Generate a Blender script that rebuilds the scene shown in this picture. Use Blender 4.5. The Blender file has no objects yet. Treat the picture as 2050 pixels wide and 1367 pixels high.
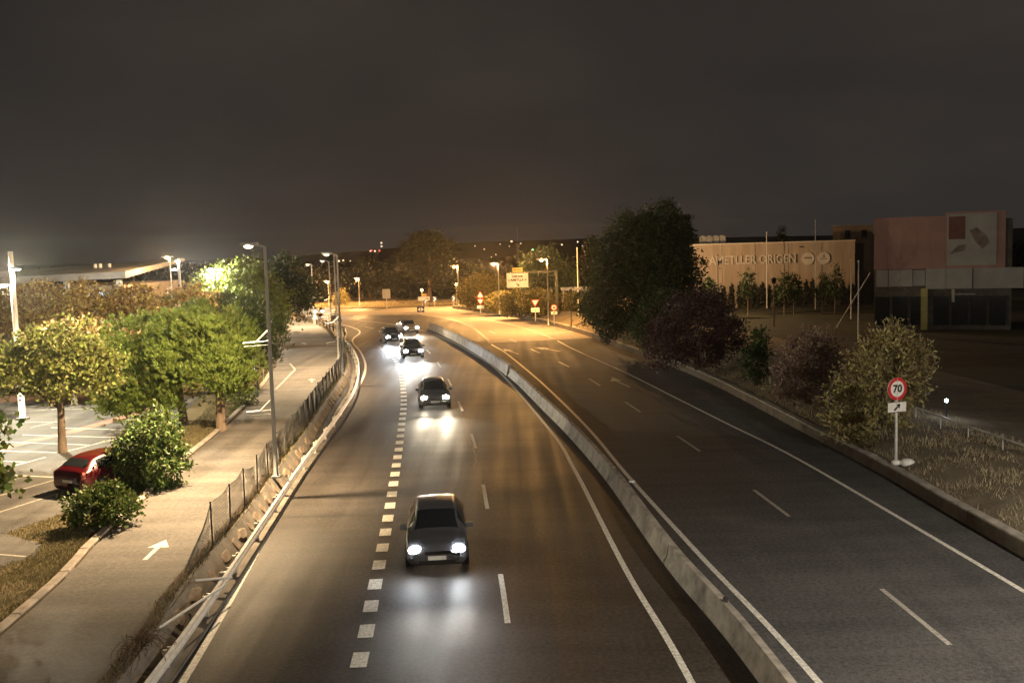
import bpy, math, random
import numpy as np
from mathutils import Vector, Matrix
R_ = math.radians
random.seed(7)
scene = bpy.context.scene
COL = scene.collection

# ------------------------------------------------------------------ camera, sky, exposure
cam_d = bpy.data.cameras.new('camera'); cam = bpy.data.objects.new('camera', cam_d); COL.objects.link(cam)
cam_d.sensor_width = 36.0; cam_d.lens = 36.0 * 2000 / 2050; cam_d.clip_start = 0.1; cam_d.clip_end = 6000
PITCH, ROLL = math.atan(185.73 / 2000), math.atan(0.028)
cam.matrix_world = (Matrix.Translation((0, 0, 8.84)) @ Matrix.Rotation(math.pi / 2 - PITCH, 4, 'X')
                    @ Matrix.Rotation(-ROLL, 4, 'Z'))
scene.camera = cam

world = bpy.data.worlds.new('World'); scene.world = world; world.use_nodes = True
wn = world.node_tree; wn.nodes.clear()
def wnode(t): return wn.nodes.new(t)
w_out = wnode('ShaderNodeOutputWorld'); w_bg = wnode('ShaderNodeBackground')
w_tc = wnode('ShaderNodeTexCoord'); w_sep = wnode('ShaderNodeSeparateXYZ'); w_ramp = wnode('ShaderNodeValToRGB')
w_noise = wnode('ShaderNodeTexNoise'); w_mix = wnode('ShaderNodeMixRGB'); w_cr = wnode('ShaderNodeValToRGB')
w_map = wnode('ShaderNodeMapping'); w_map.inputs['Scale'].default_value = (1, 1, 2.6)
wn.links.new(w_tc.outputs['Generated'], w_sep.inputs[0])
wn.links.new(w_sep.outputs['Z'], w_ramp.inputs[0])
e = w_ramp.color_ramp.elements
e[0].position = 0.0; e[0].color = (0.047, 0.041, 0.037, 1)
e[1].position = 0.5; e[1].color = (0.016, 0.0145, 0.0145, 1)
m_ = e.new(0.16); m_.color = (0.028, 0.0255, 0.0245, 1)
wn.links.new(w_tc.outputs['Generated'], w_map.inputs[0]); wn.links.new(w_map.outputs[0], w_noise.inputs['Vector'])
w_noise.inputs['Scale'].default_value = 1.7; w_noise.inputs['Detail'].default_value = 4
wn.links.new(w_noise.outputs['Fac'], w_cr.inputs[0])
w_cr.color_ramp.elements[0].position = 0.42; w_cr.color_ramp.elements[0].color = (0, 0, 0, 1)
w_cr.color_ramp.elements[1].position = 0.75; w_cr.color_ramp.elements[1].color = (0.040, 0.030, 0.022, 1)
w_mix.blend_type = 'ADD'; w_mix.inputs[0].default_value = 1.0
wn.links.new(w_ramp.outputs[0], w_mix.inputs[1]); wn.links.new(w_cr.outputs[0], w_mix.inputs[2])
wn.links.new(w_mix.outputs[0], w_bg.inputs[0]); w_bg.inputs[1].default_value = 0.62
wn.links.new(w_bg.outputs[0], w_out.inputs[0])

scene.view_settings.view_transform = 'Standard'; scene.view_settings.look = 'None'
scene.view_settings.exposure = 0.0; scene.view_settings.gamma = 1.0
scene.cycles.use_denoising = True; scene.cycles.denoising_prefilter = 'ACCURATE'
scene.cycles.max_bounces = 5; scene.cycles.diffuse_bounces = 2; scene.cycles.glossy_bounces = 2
scene.cycles.transparent_max_bounces = 6
scene.cycles.sample_clamp_indirect = 2.0
scene.cycles.use_light_tree = True

# ------------------------------------------------------------------ materials
M = {}
def mat(name, col, rough=0.7, var=0.15, scale=3.0, bump=0.0, bscale=40.0, metal=0.0, spec=0.4, col2=None,
        stretch=(1, 1, 1), emit=None, estr=0.0, island=0.0, transl=0.0, coat=0.0):
    m = bpy.data.materials.new(name); m.use_nodes = True; nt = m.node_tree; n = nt.nodes; L = nt.links
    p = n['Principled BSDF']; out = n['Material Output']
    p.inputs['Roughness'].default_value = rough; p.inputs['Metallic'].default_value = metal
    p.inputs['Specular IOR Level'].default_value = spec; p.inputs['Coat Weight'].default_value = coat
    c = tuple(col)
    if col2 is None: col2 = tuple(min(1, x * (1 + 1.6 * var)) for x in c); c = tuple(x * (1 - var) for x in c)
    tc = n.new('ShaderNodeTexCoord'); mp = n.new('ShaderNodeMapping'); mp.inputs['Scale'].default_value = stretch
    L.new(tc.outputs['Object'], mp.inputs[0])
    nz = n.new('ShaderNodeTexNoise'); nz.inputs['Scale'].default_value = scale; nz.inputs['Detail'].default_value = 6
    nz.inputs['Roughness'].default_value = 0.65
    L.new(mp.outputs[0], nz.inputs['Vector'])
    rp = n.new('ShaderNodeValToRGB'); rp.color_ramp.elements[0].position = 0.3; rp.color_ramp.elements[1].position = 0.7
    rp.color_ramp.elements[0].color = (*c, 1); rp.color_ramp.elements[1].color = (*col2, 1)
    L.new(nz.outputs['Fac'], rp.inputs[0]); src = rp.outputs[0]
    if island > 0:
        ge = n.new('ShaderNodeNewGeometry'); hs = n.new('ShaderNodeHueSaturation'); mr = n.new('ShaderNodeMapRange')
        mr.inputs['To Min'].default_value = 1 - island; mr.inputs['To Max'].default_value = 1 + island
        L.new(ge.outputs['Random Per Island'], mr.inputs['Value']); L.new(mr.outputs[0], hs.inputs['Value'])
        mr2 = n.new('ShaderNodeMapRange'); mr2.inputs['To Min'].default_value = 0.5 - island * .09; mr2.inputs['To Max'].default_value = 0.5 + island * .06
        L.new(ge.outputs['Random Per Island'], mr2.inputs['Value']); L.new(mr2.outputs[0], hs.inputs['Hue'])
        L.new(src, hs.inputs['Color']); src = hs.outputs[0]
    L.new(src, p.inputs['Base Color'])
    if bump > 0:
        n2 = n.new('ShaderNodeTexNoise'); n2.inputs['Scale'].default_value = bscale; n2.inputs['Detail'].default_value = 3
        L.new(tc.outputs['Object'], n2.inputs['Vector'])
        b = n.new('ShaderNodeBump'); b.inputs['Strength'].default_value = bump; b.inputs['Distance'].default_value = 0.02
        L.new(n2.outputs['Fac'], b.inputs['Height']); L.new(b.outputs[0], p.inputs['Normal'])
    if emit: p.inputs['Emission Color'].default_value = (*emit, 1); p.inputs['Emission Strength'].default_value = estr
    if transl > 0:
        t = n.new('ShaderNodeBsdfTranslucent'); mx = n.new('ShaderNodeMixShader'); mx.inputs[0].default_value = transl
        L.new(src, t.inputs[0]); L.new(p.outputs[0], mx.inputs[1]); L.new(t.outputs[0], mx.inputs[2]); L.new(mx.outputs[0], out.inputs[0])
    M[name] = m
    return m

def asphalt(name, dark, light, rough=(0.38, 0.6), grain=0.35):
    m = bpy.data.materials.new(name); m.use_nodes = True; nt = m.node_tree; n = nt.nodes; L = nt.links
    p = n['Principled BSDF']; p.inputs['Specular IOR Level'].default_value = 0.32
    tc = n.new('ShaderNodeTexCoord')
    def noise(sc, stretch=(1, 1, 1), det=5, rot=0.0):
        mp = n.new('ShaderNodeMapping'); mp.inputs['Scale'].default_value = stretch; mp.inputs['Rotation'].default_value = (0, 0, rot)
        L.new(tc.outputs['Object'], mp.inputs[0])
        z = n.new('ShaderNodeTexNoise'); z.inputs['Scale'].default_value = sc; z.inputs['Detail'].default_value = det
        L.new(mp.outputs[0], z.inputs['Vector']); return z.outputs['Fac']
    a = noise(0.22); b = noise(1.0, (1.6, 0.035, 1), 4, R_(4)); c0 = noise(26, (1, 1, 1), 3); c1 = noise(9, (1, 1, 1), 5); d = noise(0.5, (.35, 2.2, 1), 4)
    def mix(x, y, f):
        q = n.new('ShaderNodeMix'); q.data_type = 'FLOAT'; q.inputs[0].default_value = f
        L.new(x, q.inputs[2]); L.new(y, q.inputs[3]); return q.outputs[0]
    s = mix(mix(mix(a, b, .45), d, .35), mix(c1, c0, .5), grain)
    rp = n.new('ShaderNodeValToRGB'); rp.color_ramp.elements[0].position = .44; rp.color_ramp.elements[1].position = .57
    rp.color_ramp.elements[0].color = (*dark, 1); rp.color_ramp.elements[1].color = (*light, 1)
    L.new(s, rp.inputs[0]); L.new(rp.outputs[0], p.inputs['Base Color'])
    mr = n.new('ShaderNodeMapRange'); mr.inputs['From Min'].default_value = .35; mr.inputs['From Max'].default_value = .65
    mr.inputs['To Min'].default_value = rough[0]; mr.inputs['To Max'].default_value = rough[1]
    L.new(mix(b, a, .4), mr.inputs['Value']); L.new(mr.outputs[0], p.inputs['Roughness'])
    g1 = noise(12, (1, 1, 1), 2); bp = n.new('ShaderNodeBump'); bp.inputs['Strength'].default_value = .25; bp.inputs['Distance'].default_value = .012
    L.new(g1, bp.inputs['Height']); L.new(bp.outputs[0], p.inputs['Normal'])
    M[name] = m
asphalt('asphalt', (0.017, 0.0145, 0.0125), (0.062, 0.053, 0.045), (.52, .72), .6)
asphalt('asphalt_right', (0.036, 0.036, 0.037), (0.095, 0.093, 0.091), (.75, .92), .6)
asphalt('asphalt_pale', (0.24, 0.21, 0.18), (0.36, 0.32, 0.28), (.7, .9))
asphalt('asphalt_service', (0.065, 0.06, 0.055), (0.15, 0.137, 0.124), (.7, .9), .4)
asphalt('asphalt_lot', (0.06, 0.056, 0.053), (0.13, 0.124, 0.118), (.6, .85))
mat('paint', (0.56, 0.54, 0.48), .6, .42, 11)
mat('paint_worn', (0.30, 0.28, 0.25), .6, .5, 11)
mat('paint_red', (0.26, 0.13, 0.10), .7, .3, 2)
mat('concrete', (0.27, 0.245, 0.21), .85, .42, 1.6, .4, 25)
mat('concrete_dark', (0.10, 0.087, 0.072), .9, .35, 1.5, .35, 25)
mat('kerbstone', (0.24, 0.21, 0.18), .9, .35, 2.0, .4, 20)
mat('stone', (0.15, 0.115, 0.085), .9, .35, 3.0, .6, 14)
mat('soil', (0.07, 0.05, 0.035), 1, .4, 1.5, .8, 12)
mat('red_soil', (0.15, 0.085, 0.06), 1, .35, .6, .6, 8)
mat('turf', (0.075, 0.06, 0.028), 1, .4, .8, .8, 18, col2=(0.15, 0.115, 0.055))
mat('turf_dark', (0.02, 0.022, 0.012), 1, .4, .5, .6, 10)
mat('dry_bank', (0.10, 0.08, 0.05), 1, .4, .9, .9, 14, col2=(0.20, 0.165, 0.11))
mat('blade', (0.13, 0.115, 0.055), .8, .3, 2, island=.45, transl=.25)
mat('blade_dry', (0.33, 0.28, 0.18), .8, .3, 2, island=.45, transl=.2)
mat('galv', (0.55, 0.54, 0.50), .45, .15, 4, .05, 20, metal=.3)
mat('pole_grey', (0.30, 0.30, 0.29), .5, .12, 3, metal=.35)
mat('pole_white', (0.55, 0.54, 0.50), .5, .12, 3)
mat('pole_green', (0.03, 0.034, 0.028), .5, .2, 3)
mat('dark_metal', (0.03, 0.032, 0.032), .5, .2, 5)
mat('rust', (0.16, 0.085, 0.05), .8, .4, 8, .2, 40)
mat('sign_white', (0.70, 0.69, 0.66), .45, .08, 4)
mat('sign_board', (0.56, 0.55, 0.53), .5, .1, 4)
mat('sign_red', (0.50, 0.025, 0.03), .45, .12, 4)
mat('sign_black', (0.012, 0.012, 0.012), .5, .1, 4)
mat('sign_yellow', (0.50, 0.32, 0.05), .45, .1, 4)
mat('sign_blue', (0.02, 0.05, 0.25), .45, .1, 4)
mat('sign_navy', (0.015, 0.02, 0.05), .45, .1, 4)
mat('sign_lilac', (0.42, 0.38, 0.62), .45, .1, 6)
mat('sign_back', (0.26, 0.25, 0.23), .5, .15, 4, metal=.3)
mat('bark', (0.11, 0.08, 0.055), .95, .35, 7, .9, 16, stretch=(1, 1, .25))
mat('bark_pale', (0.28, 0.24, 0.17), .95, .35, 4, .6, 12)
def leafm(name, col, island=.4, transl=.25, rough=.55): mat(name, col, rough, .25, .9, island=island, transl=transl, spec=.35)
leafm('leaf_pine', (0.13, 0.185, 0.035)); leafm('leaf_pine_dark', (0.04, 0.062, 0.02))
leafm('leaf_plane', (0.15, 0.17, 0.045), .5); leafm('leaf_broad', (0.12, 0.15, 0.03), .45)
leafm('leaf_brown', (0.25, 0.18, 0.06), .5); leafm('leaf_hedge', (0.06, 0.095, 0.022), .5)
leafm('leaf_low', (0.065, 0.095, 0.02), .5); leafm('leaf_dark', (0.035, 0.055, 0.022), .5)
leafm('leaf_mid', (0.045, 0.075, 0.02), .5); leafm('leaf_purple', (0.065, 0.032, 0.032), .5)
leafm('leaf_oleander', (0.27, 0.23, 0.10), .5); leafm('leaf_pink', (0.22, 0.15, 0.11), .5)
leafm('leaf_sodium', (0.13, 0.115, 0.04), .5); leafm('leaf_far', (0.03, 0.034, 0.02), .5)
mat('twig', (0.10, 0.07, 0.045), .95, .35, 5)
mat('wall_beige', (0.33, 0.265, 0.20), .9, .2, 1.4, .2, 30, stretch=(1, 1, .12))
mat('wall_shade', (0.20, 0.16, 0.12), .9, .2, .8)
mat('letter', (0.52, 0.47, 0.40), .6, .08, 2)
mat('wall_pink', (0.38, 0.22, 0.185), .8, .12, .6)
mat('wall_white', (0.36, 0.345, 0.32), .8, .12, .6)
mat('column_yellow', (0.42, 0.38, 0.14), .8, .15, 1)
mat('roof_grey', (0.22, 0.20, 0.18), .85, .25, .4)
mat('glass_dark', (0.012, 0.014, 0.016), .08, .1, 3, spec=.7)
mat('glass_lit', (0.25, 0.3, 0.33), .2, .2, 2, emit=(.75, .9, 1), estr=.9)
mat('tyre', (0.012, 0.012, 0.012), .85, .2, 10)
mat('rim', (0.35, 0.35, 0.36), .35, .1, 5, metal=.8)
mat('chrome', (0.6, 0.6, 0.6), .2, .05, 5, metal=1)
def paintm(name, col): mat(name, col, .32, .06, 2, spec=.5, coat=.7, metal=.2)
paintm('car_red', (0.06, 0.0025, 0.005)); paintm('car_black', (0.012, 0.012, 0.013)); paintm('car_grey', (0.05, 0.05, 0.055))
paintm('car_slate', (0.085, 0.09, 0.10)); paintm('car_silver', (0.22, 0.22, 0.23)); paintm('car_white', (0.5, 0.5, 0.5))
mat('lamp_red_glass', (0.45, 0.12, 0.10), .2, .1, 6, spec=.6)
mat('lamp_clear_glass', (0.5, 0.48, 0.45), .15, .1, 6, spec=.6)
mat('plate', (0.6, 0.6, 0.58), .5, .1, 4)
mat('glow_warm', (1, .9, .7), emit=(1, .78, .5), estr=5); mat('glow_sodium', (1, .8, .5), emit=(1, .62, .26), estr=2.6)
mat('glow_white', (1, 1, 1), emit=(.86, 1, .98), estr=70); mat('glow_head', (1, 1, 1), emit=(.95, .97, 1), estr=220)
mat('glow_head_warm', (1, 1, 1), emit=(1, .86, .62), estr=220)
mat('glow_town', (1, .9, .7), emit=(1, .82, .55), estr=3.0); mat('glow_red', (1, .1, .1), emit=(1, .08, .07), estr=4)
mat('glow_green', (.1, 1, .4), emit=(.05, 1, .3), estr=4); mat('glow_blue', (.6, .7, 1), emit=(.6, .7, 1), estr=4)
mat('shop_light', (1, 1, 1), emit=(.75, .85, 1), estr=5)
mat('hill', (0.06, 0.06, 0.06), 1, .2, .01)
mat('poster_dark', (0.18, 0.14, 0.12), .7, .6, 1.1); mat('poster_red', (0.16, 0.07, 0.05), .7, .2, 1)
mat('blue_metal', (0.05, 0.08, 0.25), .5, .2, 4)
mat('litter', (0.6, 0.6, 0.58), .6, .2, 4); mat('green_glow_tape', (.1, .5, .15), .5, .1, 4)

# ------------------------------------------------------------------ mesh helpers
class MB:
    def __init__(s): s.v = []; s.f = []
    def add(s, v, f):
        o = len(s.v); s.v += [tuple(p) for p in v]; s.f += [tuple(i + o for i in q) for q in f]; return s
    def box(s, c, d, rz=0.0, taper=1.0):
        cx, cy, cz = c; a, b, h = d[0] / 2, d[1] / 2, d[2] / 2; P = []
        cr, sr = math.cos(rz), math.sin(rz)
        for z, k in ((-h, 1), (h, taper)):
            for x, y in ((-a, -b), (a, -b), (a, b), (-a, b)):
                x *= k; y *= k; P.append((cx + x * cr - y * sr, cy + x * sr + y * cr, cz + z))
        return s.add(P, [(0, 3, 2, 1), (4, 5, 6, 7), (0, 1, 5, 4), (1, 2, 6, 5), (2, 3, 7, 6), (3, 0, 4, 7)])
    def tube(s, pts, rad, n=8, caps=True):
        pts = [Vector(p) for p in pts]; k = len(pts)
        if not hasattr(rad, '__len__'): rad = [rad] * k
        V = []; F = []
        for i, p in enumerate(pts):
            d = (pts[min(i + 1, k - 1)] - pts[max(i - 1, 0)]).normalized()
            a = Vector((0, 0, 1)) if abs(d.z) < .9 else Vector((1, 0, 0))
            u = d.cross(a).normalized(); w = d.cross(u)
            for j in range(n):
                t = 2 * math.pi * j / n; V.append(p + (u * math.cos(t) + w * math.sin(t)) * rad[i])
        for i in range(k - 1):
            for j in range(n): F.append((i * n + j, i * n + (j + 1) % n, (i + 1) * n + (j + 1) % n, (i + 1) * n + j))
        if caps: F.append(tuple(range(n))); F.append(tuple((k - 1) * n + n - 1 - j for j in range(n)))
        return s.add(V, F)
    def bar(s, a, b, w=0.05): return s.tube([a, b], w / 2 * 1.2, 4)
    def prism(s, poly, y0, y1):          # polygon in x,z extruded along y
        n = len(poly); V = [(x, y0, z) for x, z in poly] + [(x, y1, z) for x, z in poly]
        F = [tuple(range(n)), tuple(range(2 * n - 1, n - 1, -1))] + [(i, i + n, (i + 1) % n + n, (i + 1) % n) for i in range(n)]
        return s.add(V, F)
    def slab(s, poly, z0, z1):           # polygon in x,y extruded along z
        n = len(poly); V = [(x, y, z0) for x, y in poly] + [(x, y, z1) for x, y in poly]
        F = [tuple(range(n - 1, -1, -1)), tuple(range(n, 2 * n))] + [(i, (i + 1) % n, (i + 1) % n + n, i + n) for i in range(n)]
        return s.add(V, F)
    def sheet(s, poly, z): return s.add([(x, y, z) for x, y in poly], [tuple(range(len(poly)))])
    def sphere(s, c, r, n=10, m=6, sq=(1, 1, 1)):
        V = []; F = []
        for i in range(m + 1):
            t = math.pi * i / m
            for j in range(n):
                p = 2 * math.pi * j / n
                V.append((c[0] + r * sq[0] * math.sin(t) * math.cos(p), c[1] + r * sq[1] * math.sin(t) * math.sin(p), c[2] + r * sq[2] * math.cos(t)))
        for i in range(m):
            for j in range(n): F.append((i * n + j, (i + 1) * n + j, (i + 1) * n + (j + 1) % n, i * n + (j + 1) % n))
        return s.add(V, F)
    def build(s, name, material, parent=None, smooth=False):
        me = bpy.data.meshes.new(name); me.from_pydata(s.v, [], s.f); me.update()
        if smooth: me.polygons.foreach_set('use_smooth', [True] * len(me.polygons))
        me.materials.append(M[material]); o = bpy.data.objects.new(name, me); COL.objects.link(o)
        if parent: o.parent = parent
        return o
def quick(name, V, F, material, parent=None):        # numpy verts, faces of one size
    me = bpy.data.meshes.new(name); V = np.asarray(V, np.float32); F = np.asarray(F, np.int32); k = F.shape[1]
    me.vertices.add(len(V)); me.vertices.foreach_set('co', V.ravel())
    me.loops.add(F.size); me.loops.foreach_set('vertex_index', F.ravel())
    me.polygons.add(len(F)); me.polygons.foreach_set('loop_start', np.arange(0, F.size, k, dtype=np.int32))
    me.update(calc_edges=True); me.materials.append(M[material])
    o = bpy.data.objects.new(name, me); COL.objects.link(o)
    if parent: o.parent = parent
    return o
def tag(o, label=None, cat=None, group=None, kind=None):
    for k, v in (('label', label), ('category', cat), ('group', group), ('kind', kind)):
        if v: o[k] = v
    return o
def thing(name, label, cat, loc=(0, 0, 0), rz=0.0, group=None):
    o = bpy.data.objects.new(name, None); o.empty_display_size = .3; COL.objects.link(o)
    o.location = loc; o.rotation_euler = (0, 0, rz); return tag(o, label, cat, group)
def struct(o): o['kind'] = 'structure'; return o
def dup(o, name, parent, loc, rz=0.0, sc=None):
    c = bpy.data.objects.new(name, o.data); COL.objects.link(c); c.parent = parent; c.location = loc; c.rotation_euler = (0, 0, rz)
    if sc: c.scale = sc
    return c
def text(s, size, material, parent, loc, name='lettering', depth=0.004, align='CENTER', bold=0.0, shear=0.0):
    cu = bpy.data.curves.new('t', 'FONT'); cu.body = s; cu.size = size; cu.extrude = depth; cu.align_x = align; cu.align_y = 'CENTER'
    cu.offset = bold; cu.resolution_u = 3
    t = bpy.data.objects.new('t', cu); COL.objects.link(t)
    me = bpy.data.meshes.new_from_object(t.evaluated_get(bpy.context.evaluated_depsgraph_get()))
    bpy.data.objects.remove(t); bpy.data.curves.remove(cu)
    me.materials.clear(); me.materials.append(M[material]); me.name = name
    o = bpy.data.objects.new(name, me); COL.objects.link(o); o.parent = parent
    o.location = loc; o.rotation_euler = (math.pi / 2, 0, 0); return o

class Line:                                     # smooth polyline on the ground, arc-length parametrised
    def __init__(s, pts, step=0.5):
        P = np.array(pts, float); Q = np.vstack([2 * P[0] - P[1], P, 2 * P[-1] - P[-2]]); out = []
        for i in range(1, len(Q) - 2):
            a, b, c, d = Q[i - 1:i + 3]; n = max(2, int(np.linalg.norm(c - b) / step))
            for t in np.linspace(0, 1, n, endpoint=False):
                out.append(.5 * (2 * b + (c - a) * t + (2 * a - 5 * b + 4 * c - d) * t * t + (3 * b - a - 3 * c + d) * t ** 3))
        out.append(P[-1]); s.p = np.array(out); dd = np.linalg.norm(np.diff(s.p, axis=0), axis=1); s.s = np.concatenate([[0], np.cumsum(dd)])
        s.len = s.s[-1]
    def at(s, q): return np.array([np.interp(q, s.s, s.p[:, k]) for k in range(2)])
    def nrm(s, q):
        d = s.at(min(q + .3, s.len)) - s.at(max(q - .3, 0)); d /= np.linalg.norm(d); return np.array([d[1], -d[0]])   # to the right
    def s_at_y(s, y): return float(np.interp(y, s.p[:, 1], s.s))
    def x_at_y(s, y): return float(np.interp(y, s.p[:, 1], s.p[:, 0]))
    def heading(s, q):
        n = s.nrm(q); return math.atan2(n[1], n[0])
    def sub(s, a, b, step=1.0): return [q for q in np.linspace(a, b, max(2, int((b - a) / step) + 1))]
def ribbon(mb, ln, a, b, w, z, off=0.0, step=1.0):
    V = []; F = []
    for i, q in enumerate(ln.sub(a, b, step)):
        p, n = ln.at(q), ln.nrm(q); l = p + n * (off - w / 2); r = p + n * (off + w / 2)
        V += [(l[0], l[1], z), (r[0], r[1], z)]
        if i: F.append((2 * i - 2, 2 * i - 1, 2 * i + 1, 2 * i))
    return mb.add(V, F)
def sweep(mb, ln, a, b, prof, step=1.0, z=0.0, caps=True):       # prof: (offset to the right, z) closed outline
    V = []; F = []; n = len(prof); qs = ln.sub(a, b, step)
    for q in qs:
        p, m = ln.at(q), ln.nrm(q)
        V += [(p[0] + m[0] * o, p[1] + m[1] * o, z + h) for o, h in prof]
    for i in range(len(qs) - 1):
        for j in range(n): F.append((i * n + j, (i + 1) * n + j, (i + 1) * n + (j + 1) % n, i * n + (j + 1) % n))
    if caps: F.append(tuple(range(n))); F.append(tuple((len(qs) - 1) * n + n - 1 - j for j in range(n)))
    return mb.add(V, F)

# ------------------------------------------------------------------ lines of the place
L_edge = Line([(-6.3, 4), (-7.09, 20.15), (-8.02, 31.7), (-8.87, 44.7), (-10.15, 64.4), (-11.41, 77), (-13.56, 88.9), (-15.88, 99.2), (-16.55, 104.5), (-16.9, 110.8), (-18.3, 116.9), (-22, 126), (-30, 137)])
L_short = Line([(-2.9, 6), (-3.48, 20.33), (-3.79, 25.24), (-4.27, 32.2), (-4.89, 40.1), (-5.66, 49.3), (-6.82, 61.5), (-9.01, 78.1), (-11.6, 90), (-14.0, 99)])
L_lane = Line([(.35, 6), (-.28, 22.8), (-1.02, 33.8), (-2.07, 47.4), (-5.02, 72.4), (-8.36, 92.9), (-11.2, 103), (-15.5, 115), (-22, 128)])
L_right = Line([(3.9, 6), (3.44, 19.5), (2.93, 26.9), (2.35, 39.2), (1.71, 48.1), (-.96, 71.5), (-3.2, 84), (-6.14, 97.9), (-9.65, 110.4), (-15, 123), (-22, 134)])
L_barr = Line([(5.7, 4), (5.03, 19.4), (4.30, 27), (3.67, 36.9), (2.81, 46), (1.70, 55.1), (.35, 66), (-1.45, 77.4), (-4.0, 90.8), (-7.4, 106.5), (-9.1, 113)])
R_left = Line([(6.7, 4), (5.97, 19.3), (5.18, 27.8), (4.31, 38), (3.63, 47.8), (2.47, 59.7), (1.19, 71), (-.67, 85.4), (-1.87, 92.5), (-3.37, 103.8), (-4.83, 114.3), (-7.92, 127.7), (-12.8, 139.5)])
R_lane = Line([(9.75, 6), (9.33, 21.2), (8.8, 31.2), (7.94, 41.6), (6.85, 51.4), (5.41, 64), (4.19, 73.4), (1.9, 86), (-.9, 101), (-5.6, 121), (-9.5, 134)])
R_right = Line([(13.2, 6), (12.75, 20), (12.33, 27.9), (11.45, 40.4), (10.39, 48.8), (9.33, 57.4), (7.82, 69.5), (5.37, 85.9), (3.99, 96.9), (1.94, 108.4), (-1.45, 120.9), (-6.31, 134.7), (-11, 144.3)])
W_line = Line([(14.4, 2), (14.0, 20), (13.77, 31.2), (13.75, 36), (13.3, 46.2), (12.6, 60.6), (11.5, 72), (9.48, 84), (7.4, 99), (4.82, 111.7), (1.04, 126), (-4.47, 141.3), (-8.99, 152.3)])
E_line = Line([(-7.5, 2), (-7.7, 18.4), (-8.2, 23.7), (-8.5, 30.6), (-8.9, 36.6), (-9.6, 46), (-10.4, 55), (-11.6, 68.9), (-14.0, 83.4), (-17.2, 97), (-20.6, 110), (-26.2, 123.7), (-33, 135), (-44, 146), (-70, 160)])
S_left = Line([(-10.6, 2), (-11.42, 22), (-12.1, 27.8), (-12.48, 32.3), (-13.16, 38), (-13.77, 46.2), (-15.05, 57.6), (-16.99, 70.2), (-20.95, 89.8), (-24.6, 108), (-30.0, 125), (-38, 139), (-50, 149), (-70, 163)])
G_line = Line([(x - .20, y) for x, y in ((-6.75, 4), (-7.12, 18.5), (-7.39, 24.7), (-7.81, 31.3), (-8.34, 40), (-8.94, 52.3), (-9.71, 62.4), (-11.55, 75.6), (-14.05, 88.3), (-15.9, 95.8), (-16.9, 103), (-18.2, 110))])
ZL = 0.8                                       # the left-hand land lies this much above the highway

# ------------------------------------------------------------------ ground, roads
g_ = MB(); g_.sheet([(-1400, -60), (1400, -60), (1400, 1500), (-1400, 1500)], -.12); struct(g_.build('ground', 'turf_dark'))
hw = MB(); hw.sheet([(-75, -8), (16, -8), (16, 128), (0, 160), (-75, 172)], 0.0); highway = struct(hw.build('highway', 'asphalt'))
rr = MB()
V = []; F = []
for i, y in enumerate(np.linspace(0, 96.4, 50)):
    V += [(L_barr.x_at_y(y) + .05, y, .004), (W_line.x_at_y(y) + .1, y, .004)]
    if i: F.append((2 * i - 2, 2 * i - 1, 2 * i + 1, 2 * i))
rr.add(V, F); right_road = struct(rr.build('right_carriageway', 'asphalt_right'))
pr_ = MB(); V = []; F = []
ys = np.linspace(95.2, 152, 50)
for i, y in enumerate(ys):
    xl = R_left.x_at_y(min(y, 139.5)) - max(0, y - 139.5) * 3.2; xr = W_line.x_at_y(y) + .1
    yl = y if y > 97 else y - (y - 92.5) * .15
    V += [(xl, yl - .6 * (y < 96), .008), (xr, y + 1.2 * (y < 96), .008)]
    if i: F.append((2 * i - 2, 2 * i - 1, 2 * i + 1, 2 * i))
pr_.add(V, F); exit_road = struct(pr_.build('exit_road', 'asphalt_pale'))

def marking(ln, a, b, w, z, name, parent, m='paint', off=0.0): return ribbon(MB(), ln, a, b, w, z, off).build(name, m, parent)
marking(L_edge, 0, L_edge.len - 2, .17, .006, 'edge_line', highway)
marking(L_right, 0, L_right.len - 3, .16, .006, 'edge_line', highway)
marking(R_left, 0, R_left.s_at_y(93), .16, .009, 'edge_line', right_road)
marking(R_left, R_left.s_at_y(97), R_left.len, .14, .012, 'edge_line', exit_road, 'paint', off=.25)
marking(R_right, 0, R_right.s_at_y(94.5), .15, .009, 'edge_line', right_road)
marking(R_right, R_right.s_at_y(96.8), R_right.len, .15, .012, 'edge_line', exit_road)
s0 = L_short.s_at_y(20.33) - 9 * 1.62
for k in range(54):
    a = s0 + k * 1.66
    if 0 < a < L_short.len - 1: marking(L_short, a, a + .82, .36, .006, 'lane_dash', highway)
for ln, y0, road, z in ((L_lane, 23.0, highway, .006), (R_lane, 21.0, right_road, .009)):
    s1 = ln.s_at_y(y0)
    for k in range(-1, 12):
        a = s1 + k * 10.55
        if a < 0 or a > ln.len - 4: continue
        far = road is right_road and ln.at(a)[1] > 94
        marking(ln, a, a + 3.6, .13 if road is right_road else .14, .012 if far else z, 'lane_dash', exit_road if far else road, 'paint_worn' if road is right_road and not far else 'paint')
def arrow_mark(x, y, rz, L, parent, z, m='paint_worn', curve=0.0, w=.16, head=.42):
    mb = MB(); c, s = math.cos(rz), math.sin(rz)
    poly = [(-w / 2, 0), (w / 2, 0), (w / 2, L * .6), (head, L * .6), (0, L), (-head, L * .6), (-w / 2, L * .6)]
    poly = [(px + curve * (py / L) ** 2, py) for px, py in poly]
    return mb.sheet([(x + px * c - py * s, y + px * s + py * c) for px, py in poly], z).build('arrow_marking', m, parent)
arrow_mark(4.1, 84.5, R_(15), 5.0, right_road, .009, curve=-1.0); arrow_mark(.5, 83.5, R_(15), 5.0, right_road, .009)
arrow_mark(7.3, 62, R_(14), 5.0, right_road, .009, curve=.6)
cr = MB()                                        # sealed crack beside the lane line
q0, q1 = L_lane.s_at_y(33.8), L_lane.s_at_y(56)
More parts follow.
